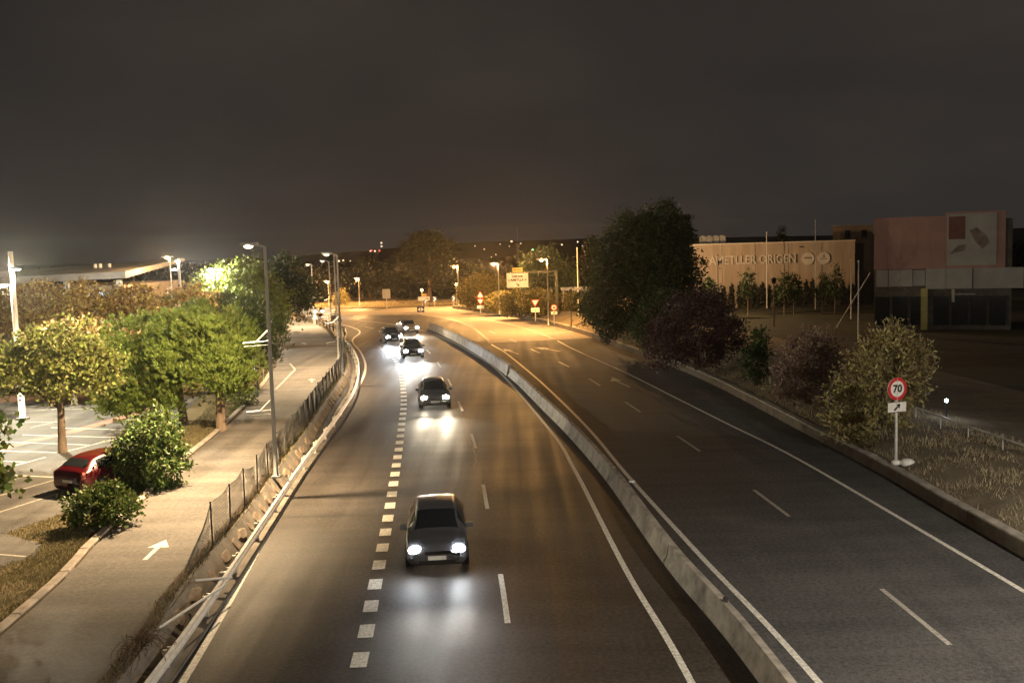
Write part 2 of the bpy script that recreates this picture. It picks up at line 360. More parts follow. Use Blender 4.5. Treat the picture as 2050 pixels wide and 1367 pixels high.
rng = np.random.default_rng(3)
V = []; F = []
for i, q in enumerate(np.linspace(q0, q1, 60)):
    p, n = L_lane.at(q), L_lane.nrm(q); o = -.12 + .05 * rng.normal(); w = .02 + .02 * rng.random()
    V += [(*(p + n * (o - w)), .0035), (*(p + n * (o + w)), .0035)]
    if i: F.append((2 * i - 2, 2 * i - 1, 2 * i + 1, 2 * i))
cr.add(V, F).build('sealed_crack', 'sign_black', highway)

asphalt('asphalt_patch', (0.014, 0.012, 0.0105), (0.052, 0.045, 0.039), (.52, .72), .6); asphalt('asphalt_patch_grey', (0.030, 0.030, 0.031), (0.078, 0.077, 0.075), (.75, .92), .6)
for road, ln, ya, yb, off, w, z in ((highway, L_lane, 38.5, 44.0, 1.9, 2.3, .0025), (highway, L_short, 24, 31.5, -1.7, 1.6, .0025), (highway, L_lane, 62, 70, -1.5, 2.0, .0025), (right_road, R_lane, 47, 58, -1.6, 2.0, .0065)):
    ribbon(MB(), ln, ln.s_at_y(ya), ln.s_at_y(yb), w, z, off).build('repair_patch', 'asphalt_patch' if road is highway else 'asphalt_patch_grey', road)
for road, y, a, b, z in ((highway, 33.2, -8, 3.3, .0032), (highway, 52.6, -9.2, 2.0, .0032), (right_road, 36.4, 4.6, 13.4, .0072), (right_road, 61.5, 2.4, 12.2, .0072)):
    V = []; F = []; rng = np.random.default_rng(int(y))
    for i, x in enumerate(np.linspace(a, b, 40)): j = y + .04 * rng.normal(); V += [(x, j - .018, z), (x, j + .018, z)]; F += [(2 * i - 2, 2 * i, 2 * i + 1, 2 * i - 1)] if i else []
    MB().add(V, F).build('pavement_joint', 'sign_black', road)

# left-hand land: raised sheet, retaining slope, service road, parking lot
lp = MB(); V = []; F = []
for i, q in enumerate(E_line.sub(0, E_line.len, 2.5)):
    p = E_line.at(q); V += [(p[0], p[1], ZL), (-260, p[1] + max(0, p[1] - 120) * 2.0, ZL)]
    if i: F.append((2 * i - 2, 2 * i, 2 * i + 1, 2 * i - 1))
lp.add(V, F); left_land = struct(lp.build('verge', 'turf'))
sr = MB(); V = []; F = []
for i, y in enumerate(np.concatenate([np.linspace(2, 120, 70), np.linspace(121, 158, 24)])):
    V += [(S_left.x_at_y(y) + .12, y, ZL + .006), (E_line.x_at_y(y) - .28, y, ZL + .006)]
    if i: F.append((2 * i - 2, 2 * i - 1, 2 * i + 1, 2 * i))
sr.add(V, F); service = struct(sr.build('service_road', 'asphalt_service'))
lot_b = [(-16.4, 20), (-14.2, 25.2), (-13.25, 26.9), (-13.6, 28), (-15.3, 29.2), (-14.5, 31.5), (-13.9, 34.5), (-14.7, 38), (-15.0, 44), (-16.5, 49.4), (-17.6, 54), (-18.2, 57.2), (-25, 57.4), (-60, 57.4), (-60, 20)]
lt = MB(); lt.sheet(lot_b, ZL + .005); lot = struct(lt.build('parking_lot', 'asphalt_lot'))
ds = MB(); ds.sheet([(-60, 57.9), (-25, 57.9), (-19.5, 59.5), (-20, 66), (-24, 80), (-60, 84)], ZL + .005); dirt = struct(ds.build('dirt_patch', 'red_soil'))
def lotline(pts, w=.11, m='paint', z=ZL + .01, name='stall_line', par=None):
    mb = MB()
    for a, b in zip(pts[:-1], pts[1:]):
        a, b = np.array(a), np.array(b); d = (b - a) / np.linalg.norm(b - a); n = np.array([d[1], -d[0]]) * w / 2
        mb.sheet([a - n, a + n, b + n, b - n][::-1], z)
    return mb.build(name, m, par or lot)
lotline([(-21.4, 35.2), (-19.93, 39.18)]); lotline([(-19.93, 39.18), (-19.4, 40.7)]); lotline([(-19.0, 41.9), (-17.79, 45.01), (-16.8, 48.0)])
for a, b in (((-24.5, 43), (-19.35, 41.64)), ((-24, 44.8), (-18.47, 43.13)), ((-23, 46.2), (-17.84, 44.78)), ((-22.5, 48), (-17.3, 46.5)), ((-25, 41.5), (-19.78, 39.81)), ((-22, 38.2), (-17.2, 36.8))): lotline([a, b])
for a, b in (((-19.4, 35.0), (-18.57, 36.84)), ((-18.6, 32.4), (-17.02, 36.40)), ((-16.9, 31.4), (-15.9, 34.22)), ((-15.4, 27.4), (-13.5, 26.8)), ((-24.9, 50), (-22.6, 49.6)), ((-23.6, 48.2), (-22.9, 50.4)), ((-28.5, 52), (-24, 55)), ((-28, 54.5), (-20, 53.2))): lotline([a, b], .1, 'paint_worn')
lotline([(-24.5, 38.5), (-22.35, 43.0), (-20.98, 46.6), (-20.25, 49.5), (-19.3, 54)], .8, 'paint_red', ZL + .009, 'red_band')
lotline([(-60, 57.6), (-25, 57.55), (-18.6, 57.7)], .22, 'paint_red', ZL + .02, 'red_kerb_edge')
arrow_mark(-10.02, 26.2, R_(2), 1.85, service, ZL + .01, 'paint', w=.13, head=.30)
arrow_mark(-12.7, 62.6, R_(12), 1.9, service, ZL + .01, 'paint_worn', w=.14, head=.3); arrow_mark(-18.4, 89, R_(20), 2.2, service, ZL + .01, 'paint_worn', w=.15, head=.32)
for pts in ([(-14.3, 59.6), (-15.3, 69.8), (-16.6, 74)], [(-16.6, 74), (-18.3, 72.9)], [(-17.0, 75.5), (-18.6, 74.2)], [(-17.5, 77.5), (-18.9, 75.8)], [(-19.8, 85), (-23.4, 101), (-25.6, 107)], [(-25.6, 107), (-28, 105.5)]): lotline(pts, .12, 'paint_worn', ZL + .011, 'give_way_line', service)

# retaining slope with its stones
rw = thing('retaining_wall', 'low rubble retaining wall below the wire fence beside the highway', 'wall')
sl = MB(); sweep(sl, E_line, 0, E_line.s_at_y(112), [(-.30, ZL + .03), (-.02, ZL + .03), (.30, .35), (.42, .0), (-.3, 0)], 1.2); sl.build('slope', 'concrete_dark', rw)
stp = MB(); sweep(stp, E_line, 0, E_line.s_at_y(112), [(-.36, ZL + .012), (-.36, ZL + .055), (-.10, ZL + .05), (-.10, ZL + .012)], 1.5); stp.build('soil_strip', 'soil', rw)
rng = np.random.default_rng(11); q = E_line.s_at_y(17); stones = []
while q < E_line.s_at_y(74):
    w = rng.uniform(.5, 1.3); p, n = E_line.at(q + w / 2), E_line.nrm(q + w / 2)
    mb = MB(); k = 11; ring = []; hz_ = rng.uniform(.18, .27)
    for lev, sc_, h in ((0, 1.0, -.02), (1, .7, .03)):
        for j in range(k):
            t = 2 * math.pi * j / k; rr_ = (1 + .10 * math.sin(2.3 * j + q * 5) + .07 * math.sin(5.1 * j + q)) * sc_
            ring.append((math.cos(t) * w * .46 * rr_, h, math.sin(t) * hz_ * rr_))
    F = [tuple(range(k, 2 * k))] + [(j, (j + 1) % k, (j + 1) % k + k, j + k) for j in range(k)]
    mb.add(ring, F); o = mb.build('stone', 'stone', rw)
    c = p + n * .20; o.location = (c[0], c[1], .50 + rng.uniform(-.06, .06)); o.rotation_euler = (R_(-35), 0, E_line.heading(q + w / 2) - math.pi / 2 + math.pi + 0)
    o.rotation_euler = (R_(35), 0, E_line.heading(q + w / 2) + math.pi / 2 + math.pi); q += w * rng.uniform(1.02, 1.9)
kb = MB(); sweep(kb, G_line, 0, G_line.s_at_y(108), [(.06, 0), (.06, .08), (-.5, .11), (-.5, 0)], 1.2); struct(kb.build('gutter_kerb', 'concrete_dark'))

# kerb stones of the service road
ks_root = MB(); sweep(ks_root, S_left, 0, S_left.s_at_y(118), [(-.16, 0), (-.16, .05), (.10, .05), (.10, 0)], 1.5, ZL); kerb = struct(ks_root.build('kerb', 'soil'))
for k in range(52):
    a = S_left.s_at_y(18) + k * 1.02; mb = MB(); h = .10 + .02 * random.random()
    sweep(mb, S_left, a, a + .99, [(-.13, .0), (-.13, h), (.06, h), (.095, h - .03), (.095, 0)], .5, ZL + .004); mb.build('kerb_stone', 'kerbstone', kerb)

# right-hand low wall and bank
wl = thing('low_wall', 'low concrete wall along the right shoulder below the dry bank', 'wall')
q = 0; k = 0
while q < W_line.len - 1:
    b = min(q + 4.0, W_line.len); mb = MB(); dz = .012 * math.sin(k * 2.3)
    sweep(mb, W_line, q, b - .025, [(.02, 0), (.03, .43 + dz), (.31, .43 + dz), (.33, 0)], 1.0); mb.build('wall_segment', 'concrete_dark', wl)  # darker concrete puts the shade of the road-facing side into the colour
    mb = MB(); sweep(mb, W_line, q, b - .02, [(0, .433 + dz), (0, .48 + dz), (.02, .50 + dz), (.31, .50 + dz), (.335, .48 + dz), (.335, .433 + dz)], 1.0); mb.build('coping', 'concrete', wl); q = b; k += 1  # paler concrete puts the light on the wall top into the colour
bk = MB(); prof = [(.28, .40), (.9, .55), (1.8, .85), (2.8, 1.02), (4.0, 1.1), (6.0, .95), (9, .5), (14, .1), (30, .0), (240, .0)]
V = []; F = []; qs = W_line.sub(0, W_line.len, 1.0); n_ = len(prof); rng = np.random.default_rng(5)
for q in qs:
    p = W_line.at(q); nn = W_line.nrm(q); nn = nn * .4 + np.array([.6, 0]) if p[1] < 140 else nn
    for j, (o, h) in enumerate(prof):
        hh = h + (.05 * math.sin(q * 1.7 + j * 2) + .05 * rng.normal()) * (0 < j < 7)
        V.append((p[0] + nn[0] * o, p[1] + nn[1] * o * (1 if o < 60 else 0), hh))
for i in range(len(qs) - 1):
    for j in range(n_ - 1): F.append((i * n_ + j, i * n_ + j + 1, (i + 1) * n_ + j + 1, (i + 1) * n_ + j))
bk.add(V, F); bank = struct(bk.build('bank', 'dry_bank', None, True))
def bank_z(u): return float(np.interp(u, [a for a, _ in prof], [b for _, b in prof]))
pk = MB(); pk.sheet([(21, 50), (120, 50), (120, 133.5), (18, 133.5), (17, 100)], .09); struct(pk.build('park_field', 'turf_dark'))
fv = MB(); fv.slab([(-75, 166), (-24, 161), (-20, 158), (-8.7, 160.5), (4, 164), (60, 170), (60, 260), (-140, 260)], -.1, .12); struct(fv.build('far_verge', 'turf'))
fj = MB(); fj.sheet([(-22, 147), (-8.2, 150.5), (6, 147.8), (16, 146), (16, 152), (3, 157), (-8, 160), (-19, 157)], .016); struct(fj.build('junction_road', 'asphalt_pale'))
fk = MB()
for a, b in (((-60, 164.6), (-24, 161)),): fk.slab([(a[0], a[1] - .9), (b[0], b[1] - .9), (b[0], b[1] + .25), (a[0], a[1] + .25)], 0, .16)
struct(fk.build('far_kerb', 'concrete'))
hl = MB()
for (y, pts) in ((1080, [(-1380, 7), (-950, 8), (-510, 5.3), (-310, 6), (-240, 7.5), (-140, 12.6), (-44, 17), (88, 17.8), (220, 15), (380, 13.4), (660, 17), (1100, 15.5), (1380, 7)]),):
    n = len(pts); V = [(x, y, -5) for x, z in pts] + [(x, y + 50, z) for x, z in pts] + [(x, y + 380, -5) for x, z in pts]
    F = [(i, i + 1, n + i + 1, n + i) for i in range(n - 1)] + [(n + i, n + i + 1, 2 * n + i + 1, 2 * n + i) for i in range(n - 1)]
    hl.add(V, F)
struct(hl.build('hills', 'hill', None, True))

# ------------------------------------------------------------------ barrier, guard rail, fences
br = thing('concrete_barrier', 'long concrete median barrier between the two carriageways', 'barrier')
jp = [(-.25, 0), (-.25, .07), (-.16, .22), (-.105, .54), (-.08, .57), (.08, .57), (.105, .54), (.16, .22), (.25, .07), (.25, 0)]
joints = [0] + [L_barr.s_at_y(y) for y in (8.5, 17.9, 27.1, 36.9, 46.2, 55.4, 64.2)]
end_y = L_barr.s_at_y(69.3); joints.append(end_y)
for a, b in zip(joints[:-1], joints[1:]):
    mb = MB(); sweep(mb, L_barr, a + .05, b - .05, jp, .8); mb.build('barrier_segment', 'concrete', br)
q = end_y; jp2 = [(-.32, 0), (-.32, .12), (-.25, .34), (-.21, .66), (-.12, .76), (.12, .76), (.21, .66), (.25, .34), (.32, .12), (.32, 0)]
while q < L_barr.len - .5:
    b = min(q + 5.2, L_barr.len); mb = MB(); sweep(mb, L_barr, q + .02, b - .02, jp2, .8); mb.build('barrier_segment', 'concrete', br); q = b
ref = MB().box((0, 0, .03), (.07, .16, .10)); r0 = None
for y in (22.5, 36.2, 47.5, 58, 66.5, 73.5, 80, 88, 96):
    s_ = L_barr.s_at_y(y); p = L_barr.at(s_); zt = .57 if y < 69.3 else .76
    if r0 is None: r0 = ref.build('reflector', 'dark_metal', br); r0.location = (p[0], p[1], zt); r0.rotation_euler = (0, 0, L_barr.heading(s_))
    else: dup(r0, 'reflector', br, (p[0], p[1], zt), L_barr.heading(s_))

gr = thing('guard_rail', 'galvanised steel guard rail curving along the left edge of the highway', 'guard rail')
wb = [(0, .42), (.055, .46), (.055, .51), (.0, .555), (.0, .575), (.055, .62), (.055, .67), (0, .71), (-.004, .71), (.046, .67), (.046, .62), (-.006, .575), (-.006, .555), (.046, .51), (.046, .46), (-.004, .42)]
mb = MB(); sweep(mb, G_line, 0, G_line.len, [(o, h - .05) for o, h in wb], .8); mb.build('rail', 'galv', gr)
pm = MB(); pm.box((0, 0, .26), (.12, .06, .56)); pm.box((.08, 0, .50), (.08, .05, .22)); p0 = None
q = G_line.s_at_y(20.5) - 9.9
while q < G_line.len:
    p = G_line.at(q) - G_line.nrm(q) * .14
    if p0 is None: p0 = pm.build('post', 'galv', gr); p0.location = (*p, .05); p0.rotation_euler = (0, 0, G_line.heading(q))
    else: dup(p0, 'post', gr, (*p, .05), G_line.heading(q))
    q += 3.3

fe = thing('wire_fence', 'sagging wire mesh fence on dark posts between service road and highway', 'fence')
fl = Line([(x - .14, y) for x, y in ((-8.25, 24.6), (-8.35, 27.2), (-8.52, 30.6), (-8.9, 36.6), (-9.6, 46), (-10.4, 55), (-11.6, 68.9), (-13.9, 83))])
fp = MB().tube([(0, 0, 0), (0, 0, 1.28)], .026, 6); fp.tube([(0, 0, 1.28), (0, 0, 1.30)], .034, 6); f0 = None
posts = [fl.s_at_y(27.2) + k * 2.12 for k in range(26)]; posts = [q for q in posts if q < fl.len]
for q in posts:
    p = fl.at(q)
    if f0 is None: f0 = fp.build('post', 'dark_metal', fe); f0.location = (*p, ZL)
    else: o = dup(f0, 'post', fe, (*p, ZL)); o.rotation_euler = (R_(random.uniform(-2, 2)), R_(random.uniform(-3, 3)), 0)
for k in (5, 5):
    p = fl.at(posts[5]); d = 1 if k else -1
mb = MB(); p = fl.at(posts[5]); a = fl.at(posts[5] - .55); b = fl.at(posts[5] + .6)
mb.bar((p[0], p[1], ZL + 1.2), (a[0], a[1], ZL), .04); mb.bar((p[0], p[1], ZL + 1.2), (b[0], b[1], ZL), .04); mb.build('brace', 'rust', fe)
def wire_panel(qa, qb, ha, hb, seed):
    rng = np.random.default_rng(seed); V = []; F = []
    L = qb - qa; sp = .11
    def P(u, v):
        q = qa + u; p = fl.at(q); h = ha + (hb - ha) * u / L; sag = .05 * math.sin(math.pi * u / L)
        n = fl.nrm(q) * (.03 * math.sin(u * 2.1 + v * 3 + seed)); return np.array([p[0] + n[0], p[1] + n[1], ZL + .06 + v * (h - sag)])
    def seg(a, b, w=.0045):
        d = b - a; nrm = np.cross(d, [.6, -1, 0]); nrm = nrm / (np.linalg.norm(nrm) + 1e-9) * w; i = len(V)
        V.extend([a - nrm, a + nrm, b + nrm, b - nrm]); F.append((i, i + 1, i + 2, i + 3))
    H = max(ha, hb); k = int((L + H) / sp)
    for s in range(k):
        for sg in (1, -1):
            u0 = s * sp - H if sg > 0 else s * sp; pts = []
            for t in np.linspace(0, 1, 4):
                u = u0 + H * t if sg > 0 else u0 - H * t
                if 0 <= u <= L: pts.append(P(u, t))
            for a, b in zip(pts[:-1], pts[1:]): seg(a, b)
    for v in (.02, 1.0):
        pp = [P(u, v) for u in np.linspace(0, L, 6)]
        for a, b in zip(pp[:-1], pp[1:]): seg(a, b, .008)
    quick('wire_mesh', V, F, 'dark_metal', fe)
wire_panel(0, posts[0], .15, 1.2, 1)
for i, (a, b) in enumerate(zip(posts[:-1], posts[1:])): wire_panel(a, b, 1.2 if i != 3 else 1.0, 1.2 if i != 2 else .9, i + 2)

# collapsed piece of fence near the bridge
def pole_obj(name, label, cat, a, b, w, m, group=None):
    c = (np.array(a) + np.array(b)) / 2; mb = MB(); mb.tube([np.array(a) - c, np.array(b) - c], w / 2, 6)
    o = mb.build(name, m); o.location = tuple(c); return tag(o, label, cat, group)
pole_obj('fallen_rail', 'pale fallen fence bar leaning on the guard rail, upper of the crossing bars', 'bar', (-7.95, 23.9, .95), (-7.45, 25.3, .55), .06, 'pole_white')
pole_obj('fallen_rail', 'long pale bar lying below the guard rail, lower of the crossing bars', 'bar', (-7.95, 21.0, .80), (-7.42, 24.4, .62), .06, 'pole_white')
tg = thing('dry_bramble', 'tangled dry bramble hanging over the rubble wall near the bridge', 'shrub', (-7.85, 19.9, .7))
rng = np.random.default_rng(21)
for k in range(60):
    a = rng.uniform(0, 2 * math.pi); r = rng.uniform(.3, .75); pts = []
    for t in np.linspace(0, math.pi * rng.uniform(.5, 1.1), 8): pts.append((math.cos(a) * r * (1 - math.cos(t)) * .5 + rng.normal(0, .02), math.sin(a) * r * 1.4 * (1 - math.cos(t)) * .5 + rng.normal(0, .02), math.sin(t) * rng.uniform(.35, .5) - .06))
    MB_ = MB().tube(pts, .008, 4); 
    if k == 0: acc = MB()
    acc.add(MB_.v, MB_.f)
acc.build('stems', 'twig', tg)
for k, (x, y, w) in enumerate(((-7.72, 25.6, .17), (-7.7, 26.0, .12))):
    mb = MB(); mb.sphere((0, 0, 0), w, 8, 5, (1, .6, .22)); o = mb.build('litter_bag', 'litter', None, True); o.location = (x, y, .58); tag(o, ('larger' if k == 0 else 'smaller') + ' crumpled pale litter on the rubble wall beside the guard rail', 'litter')

# low wooden post fence at the end of the service road
wf = thing('rail_fence', 'low dark post and rail fence at the far end of the service road', 'fence')
wl_ = Line([(-16.4, 97.6), (-21.6, 112.3), (-26.2, 123.7), (-29.9, 128.8), (-36, 135.2), (-45, 145)])
for h in (.45, .75):
    mb = MB(); sweep(mb, wl_, 0, wl_.len, [(-.03, h - .04), (-.03, h + .04), (.03, h + .04), (.03, h - .04)], 2, ZL); mb.build('rail', 'twig', wf)
wp = MB().box((0, 0, .42), (.12, .12, .86)); w0 = None
for q in np.arange(0, wl_.len, 2.2):
    p = wl_.at(q)
    if w0 is None: w0 = wp.build('post', 'twig', wf); w0.location = (*p, ZL)
    else: dup(w0, 'post', wf, (*p, ZL))
hr = thing('hand_rail', 'thin metal hand rail on the bank between purple bush and oleanders', 'railing')
hr2 = thing('hand_rail', 'thin metal hand rail on the bank right of the speed sign', 'railing')
for root, pts in ((hr, [(14.3, 60.0, 1.05), (14.37, 53, 1.1), (14.5, 49, 1.1)]), (hr2, [(17.3, 42.5, .8), (17.5, 38, .8), (17.7, 33, .8), (17.9, 26, .8)])):
    mb = MB(); mb.tube([(x, y, z + .75) for x, y, z in pts], .035, 6); mb.build('rail', 'galv', root)
    for a, b in zip(pts[:-1], pts[1:]):
        n = max(2, int(abs(b[1] - a[1]) / 2.3))
        for t in np.linspace(0, 1, n, endpoint=False):
            x, y, z = (a[i] + (b[i] - a[i]) * t for i in range(3)); MB().tube([(x, y, z - .15), (x, y, z + .73)], .025, 5).build('post', 'galv', root)

# ------------------------------------------------------------------ street lamps
def point(parent, loc, power, col, r=.10):
    d = bpy.data.lights.new('lamp_light', 'POINT'); d.energy = power; d.color = col; d.shadow_soft_size = r
    o = bpy.data.objects.new('lamp_light', d); COL.objects.link(o); o.parent = parent; o.location = loc
WARM = (1, .70, .38); SOD = (1, .50, .15); COOL = (1, .93, .76)
def street_lamp(label, x, y, z, h, power, col=WARM, glow='glow_warm', arm=.75, ang=R_(185), brackets=(), group=None, r0=.08, r1=.05, pm='pole_grey', hs=1.0, tilt=0.0):
    t = thing('street_lamp', label, 'street lamp', (x, y, z), 0, group)
    MB().tube([(0, 0, 0), (0, 0, .9), (0, 0, h)], [r0 * 1.12, r0, r1], 10).build('pole', pm, t, True)
    MB().box((0, 0, .03), (.34, .34, .06)).build('base_plate', pm, t)
    dx, dy = math.cos(ang), math.sin(ang)
    MB().tube([(0, 0, h - .02), (dx * arm * .5, dy * arm * .5, h + .06), (dx * arm, dy * arm, h + .07)], [.045, .04, .035], 6).build('arm', pm, t)
    hd = MB(); L, W = .62 * hs, .26 * hs
    pts = [(-L / 2, -W / 2), (L * .3, -W / 2), (L / 2, -W / 4), (L / 2, W / 4), (L * .3, W / 2), (-L / 2, W / 2)]; c, s = dx, dy
    hd.slab([(dx * (arm + .2) + a * c - b * s, dy * (arm + .2) + a * s + b * c) for a, b in pts], h + .05, h + .16); hd.build('lamp_head', pm, t)
    ln = MB(); ln.sphere((dx * (arm + .22), dy * (arm + .22), h + .035), .17 * hs, 12, 6, (1, 1, .55)); lo = ln.build('lens', glow, t, True)
    lo.visible_shadow = True
    if power and tilt:                              # optic thrown towards the service road
        d = bpy.data.lights.new('lamp_light', 'SPOT'); d.energy = power; d.color = col; d.shadow_soft_size = .1; d.spot_size = R_(158); d.spot_blend = .55
        o = bpy.data.objects.new('lamp_light', d); COL.objects.link(o); o.parent = t; o.location = (dx * (arm + .22), dy * (arm + .22), h - .11 * hs); o.rotation_euler = (0, R_(tilt), 0)
    elif power: point(t, (dx * (arm + .22), dy * (arm + .22), h - .11 * hs), power, col)
    for bz, side in brackets:
        mb = MB(); bx = math.cos(side); by = math.sin(side)
        for d in (0, .14): mb.bar((0, 0, bz + d), (bx * .95, by * .95, bz + d * .9 - .05), .035)
        mb.bar((0, 0, bz + .55), (bx * .5, by * .5, bz + .08), .03); mb.build('banner_bracket', 'pole_white', t)
    return t
PW = 14500
street_lamp('tall warm street lamp rising from the rubble wall nearest the camera', -8.72, 35.8, ZL, 8.35, PW * 2.2, brackets=((2.35, R_(180)), (4.85, R_(180))), tilt=40, arm=.35)
street_lamp('warm street lamp with banner bracket at the bend of the wire fence', -11.35, 66.0, ZL, 7.95, PW * 1.3, brackets=((2.1, R_(185)), (3.4, R_(185))), tilt=40, arm=.45)
street_lamp('warm street lamp just behind the lamp at the fence bend', -13.3, 76.0, ZL, 8.0, PW * .3, tilt=40, arm=.45, brackets=((3.4, R_(185)),))
street_lamp('third warm street lamp along the service road, above the round sign back', -19.76, 109.5, ZL, 7.2, PW * .8, brackets=((2.9, R_(185)),), tilt=40, arm=.45)
street_lamp('fourth warm street lamp along the service road, over the white triangle sign', -22.6, 114.2, ZL, 6.8, PW * .8, brackets=((2.7, R_(185)), (1.0, R_(185))), tilt=40, arm=.2)
street_lamp('farthest warm street lamp of the service road, with one bracket', -29.4, 136.5, ZL, 6.1, PW * .5, brackets=((2.2, R_(185)),), arm=.35)
street_lamp('assumed warm street lamp out of view beside the overpass, first of the service road row', -8.2, 5.5, ZL, 8.3, PW * .15)  # assumed lamp out of view, placed by the rail post shadows
street_lamp('assumed street lamp out of view on the right bank beside the overpass', 17.5, 12, .9, 8.5, PW * 1.2, (1, .88, .72))  # assumed lamp out of view, added to light bank and right carriageway
SG = None
street_lamp('orange sodium lamp far left, behind the white glare of the van', -35.9, 168.5, .12, 3.75, 8000, SOD, 'glow_sodium', .05, hs=1.7, pm='pole_white')
street_lamp('orange sodium lamp behind the middle banner lamps, left of the rounded bush', -30.5, 167.4, .12, 4.1, 8000, SOD, 'glow_sodium', .05, hs=1.7, pm='pole_white')
street_lamp('orange sodium lamp standing alone on the far verge beside dark road sign', -25.0, 165.0, .12, 4.5, 11000, SOD, 'glow_sodium', .1, hs=1.7, pm='pole_white')
street_lamp('orange sodium lamp on the wall end, right of the tall cedar', -7.9, 151.5, .3, 6.1, 15000, SOD, 'glow_sodium', .35, hs=1.8, pm='pole_white')
street_lamp('orange sodium lamp left of the white direction board', -1.5, 128.6, .5, 6.45, 16000, SOD, 'glow_sodium', .4, hs=1.6, pm='pole_white')
street_lamp('orange sodium lamp nearest the exit road, right of the white direction board', 3.95, 106.0, .55, 7.0, 14000, SOD, 'glow_sodium', .4, hs=1.6, pm='pole_white')
street_lamp('assumed orange lamp behind the dark poplars, added to light the beige warehouse', 18.5, 117, .1, 8, 14000, (1, .62, .30), 'glow_sodium', .4, ang=R_(20))  # assumed lamp, added to throw raking light on the lettered wall
def short_lamp(label, x, y, h):
    t = thing('path_lamp', label, 'lamp', (x, y, .12)); MB().tube([(0, 0, 0), (0, 0, h - .2)], .05, 6).build('pole', 'pole_white', t); MB().sphere((0, 0, h), .24, 10, 6).build('globe', 'glow_sodium', t, True); point(t, (0, -.3, h + .1), 400, SOD)
short_lamp('small orange globe lamp left of the exit road signs', -14.2, 160, 2.5); short_lamp('small orange globe lamp under the sodium lamp at the wall end', -8.75, 161.8, 3.2)

# car park masts
def mast(label, x, y, z, h, heads, power, col=COOL, vis=True):
    t = thing('car_park_mast', label, 'lamp post', (x, y, z)); MB().tube([(0, 0, 0), (0, 0, h)], [.16, .12], 10).build('pole', 'pole_white', t, True)
    MB().box((0, 0, .05), (.5, .5, .1)).build('base_plate', 'concrete', t)
    for (dx, dy, hz, p) in heads:
        hd = MB().box((dx, dy, hz), (.5, .34, .12), math.atan2(dy, dx)); hd.bar((0, 0, hz), (dx, dy, hz), .05); hd.build('floodlight', 'dark_metal', t)
        MB().box((dx, dy, hz - .08), (.42, .28, .03), math.atan2(dy, dx)).build('lens', 'glow_white', t)
        if p: point(t, (dx * 1.1, dy * 1.1, hz - .22), p, col, .15)
    return t
mast('tall white car park mast with floodlights at the left edge', -25.24, 50.8, ZL, 8.6, ((-.5, -.25, 6.9, 3000), (.35, -.3, 7.75, 13500)), 0, (1, .88, .62))
mast('white flood mast between the brown trees and the round green tree', -34.0, 103, ZL, 8.0, ((0.0, -.35, 7.75, 14000), (-.5, -.1, 6.9, 0)), 0)
street_lamp('bright orange sodium lamp beside the white flood mast', -38.6, 114, ZL, 8.1, 9000, (1, .58, .22), 'glow_sodium', .1, hs=2.0, pm='pole_white')
street_lamp('white lamp glowing inside the crown of the round green tree', -25.7, 87.2, ZL, 6.9, 8500, COOL, 'glow_white', .15, hs=1.6)

# ------------------------------------------------------------------ signs
def sign_root(label, x, y, z, rz=0.0, cat='road sign', name='road_sign', group=None): return thing(name, label, cat, (x, y, z), rz, group)
def post(t, h, x=0, m='galv', r=.04, y=.04): return MB().tube([(x, y, 0), (x, y, h)], r, 8).build('post', m, t)
def disc(t, zc, r, m, y=0.0, th=.02, name='disc', rin=0.0, n=28):
    mb = MB(); V = []; F = []
    for (yy) in (y, y + th):
        for rad in ((r, rin) if rin else (r,)):
            V += [(math.cos(2 * math.pi * k / n) * rad, yy, zc + math.sin(2 * math.pi * k / n) * rad) for k in range(n)]
    if rin: F = [(k, (k + 1) % n, n + (k + 1) % n, n + k) for k in range(n)] + [(k, 2 * n + k, 2 * n + (k + 1) % n, (k + 1) % n) for k in range(n)]
    else: F = [tuple(range(n)), tuple(range(2 * n - 1, n - 1, -1))] + [(k, n + k, n + (k + 1) % n, (k + 1) % n) for k in range(n)]
    return mb.add(V, F).build(name, m, t)
def poly_plate(t, pts, m, y=0.0, th=.02, name='panel'): return MB().prism(pts, y, y + th).build(name, m, t)
def rect(x0, x1, z0, z1): return [(x0, z0), (x1, z0), (x1, z1), (x0, z1)]
def arrow_poly(cx, cz, L, ang, w=.05, head=.12):
    p = [(-L / 2, -w), (L * .1, -w), (L * .1, -head), (L / 2, 0), (L * .1, head), (L * .1, w), (-L / 2, w)]
    c, s = math.cos(ang), math.sin(ang); return [(cx + a * c - b * s, cz + a * s + b * c) for a, b in p]
t = sign_root('round red and white 70 speed limit sign with arrow plate on the bank', 14.2, 36.6, .5, R_(18))
post(t, 3.15, r=.05); disc(t, 2.78, .42, 'sign_white', .0, .025); disc(t, 2.78, .42, 'sign_red', -.006, .005, 'red_ring', .30)
text('70', .40, 'sign_black', t, (0, -.012, 2.78), bold=.012)
poly_plate(t, rect(-.40, .40, 1.90, 2.30), 'sign_white', .0); 
for r in (rect(-.40, .40, 1.90, 1.92), rect(-.40, .40, 2.28, 2.30)): poly_plate(t, r, 'sign_black', -.006, .005, 'border')
poly_plate(t, arrow_poly(0, 2.10, .36, R_(42), .035, .11), 'sign_black', -.008, .006, 'arrow')
for k, (dx, dy, w) in enumerate(((-.18, -.28, .17), (.20, -.38, .26))):
    mb = MB(); mb.sphere((0, 0, 0), w, 9, 6, (1.1, .8, .65)); o = mb.build('white_stone', 'litter', None, True); o.location = (14.25 + dx, 36.6 + dy, .58); tag(o, ('smaller left' if k == 0 else 'larger right') + ' of two pale stones at the foot of the speed limit sign', 'stone')
t = sign_root('round 40 speed limit sign with arrow plate beside the gantry post', 4.62, 107.5, .55)
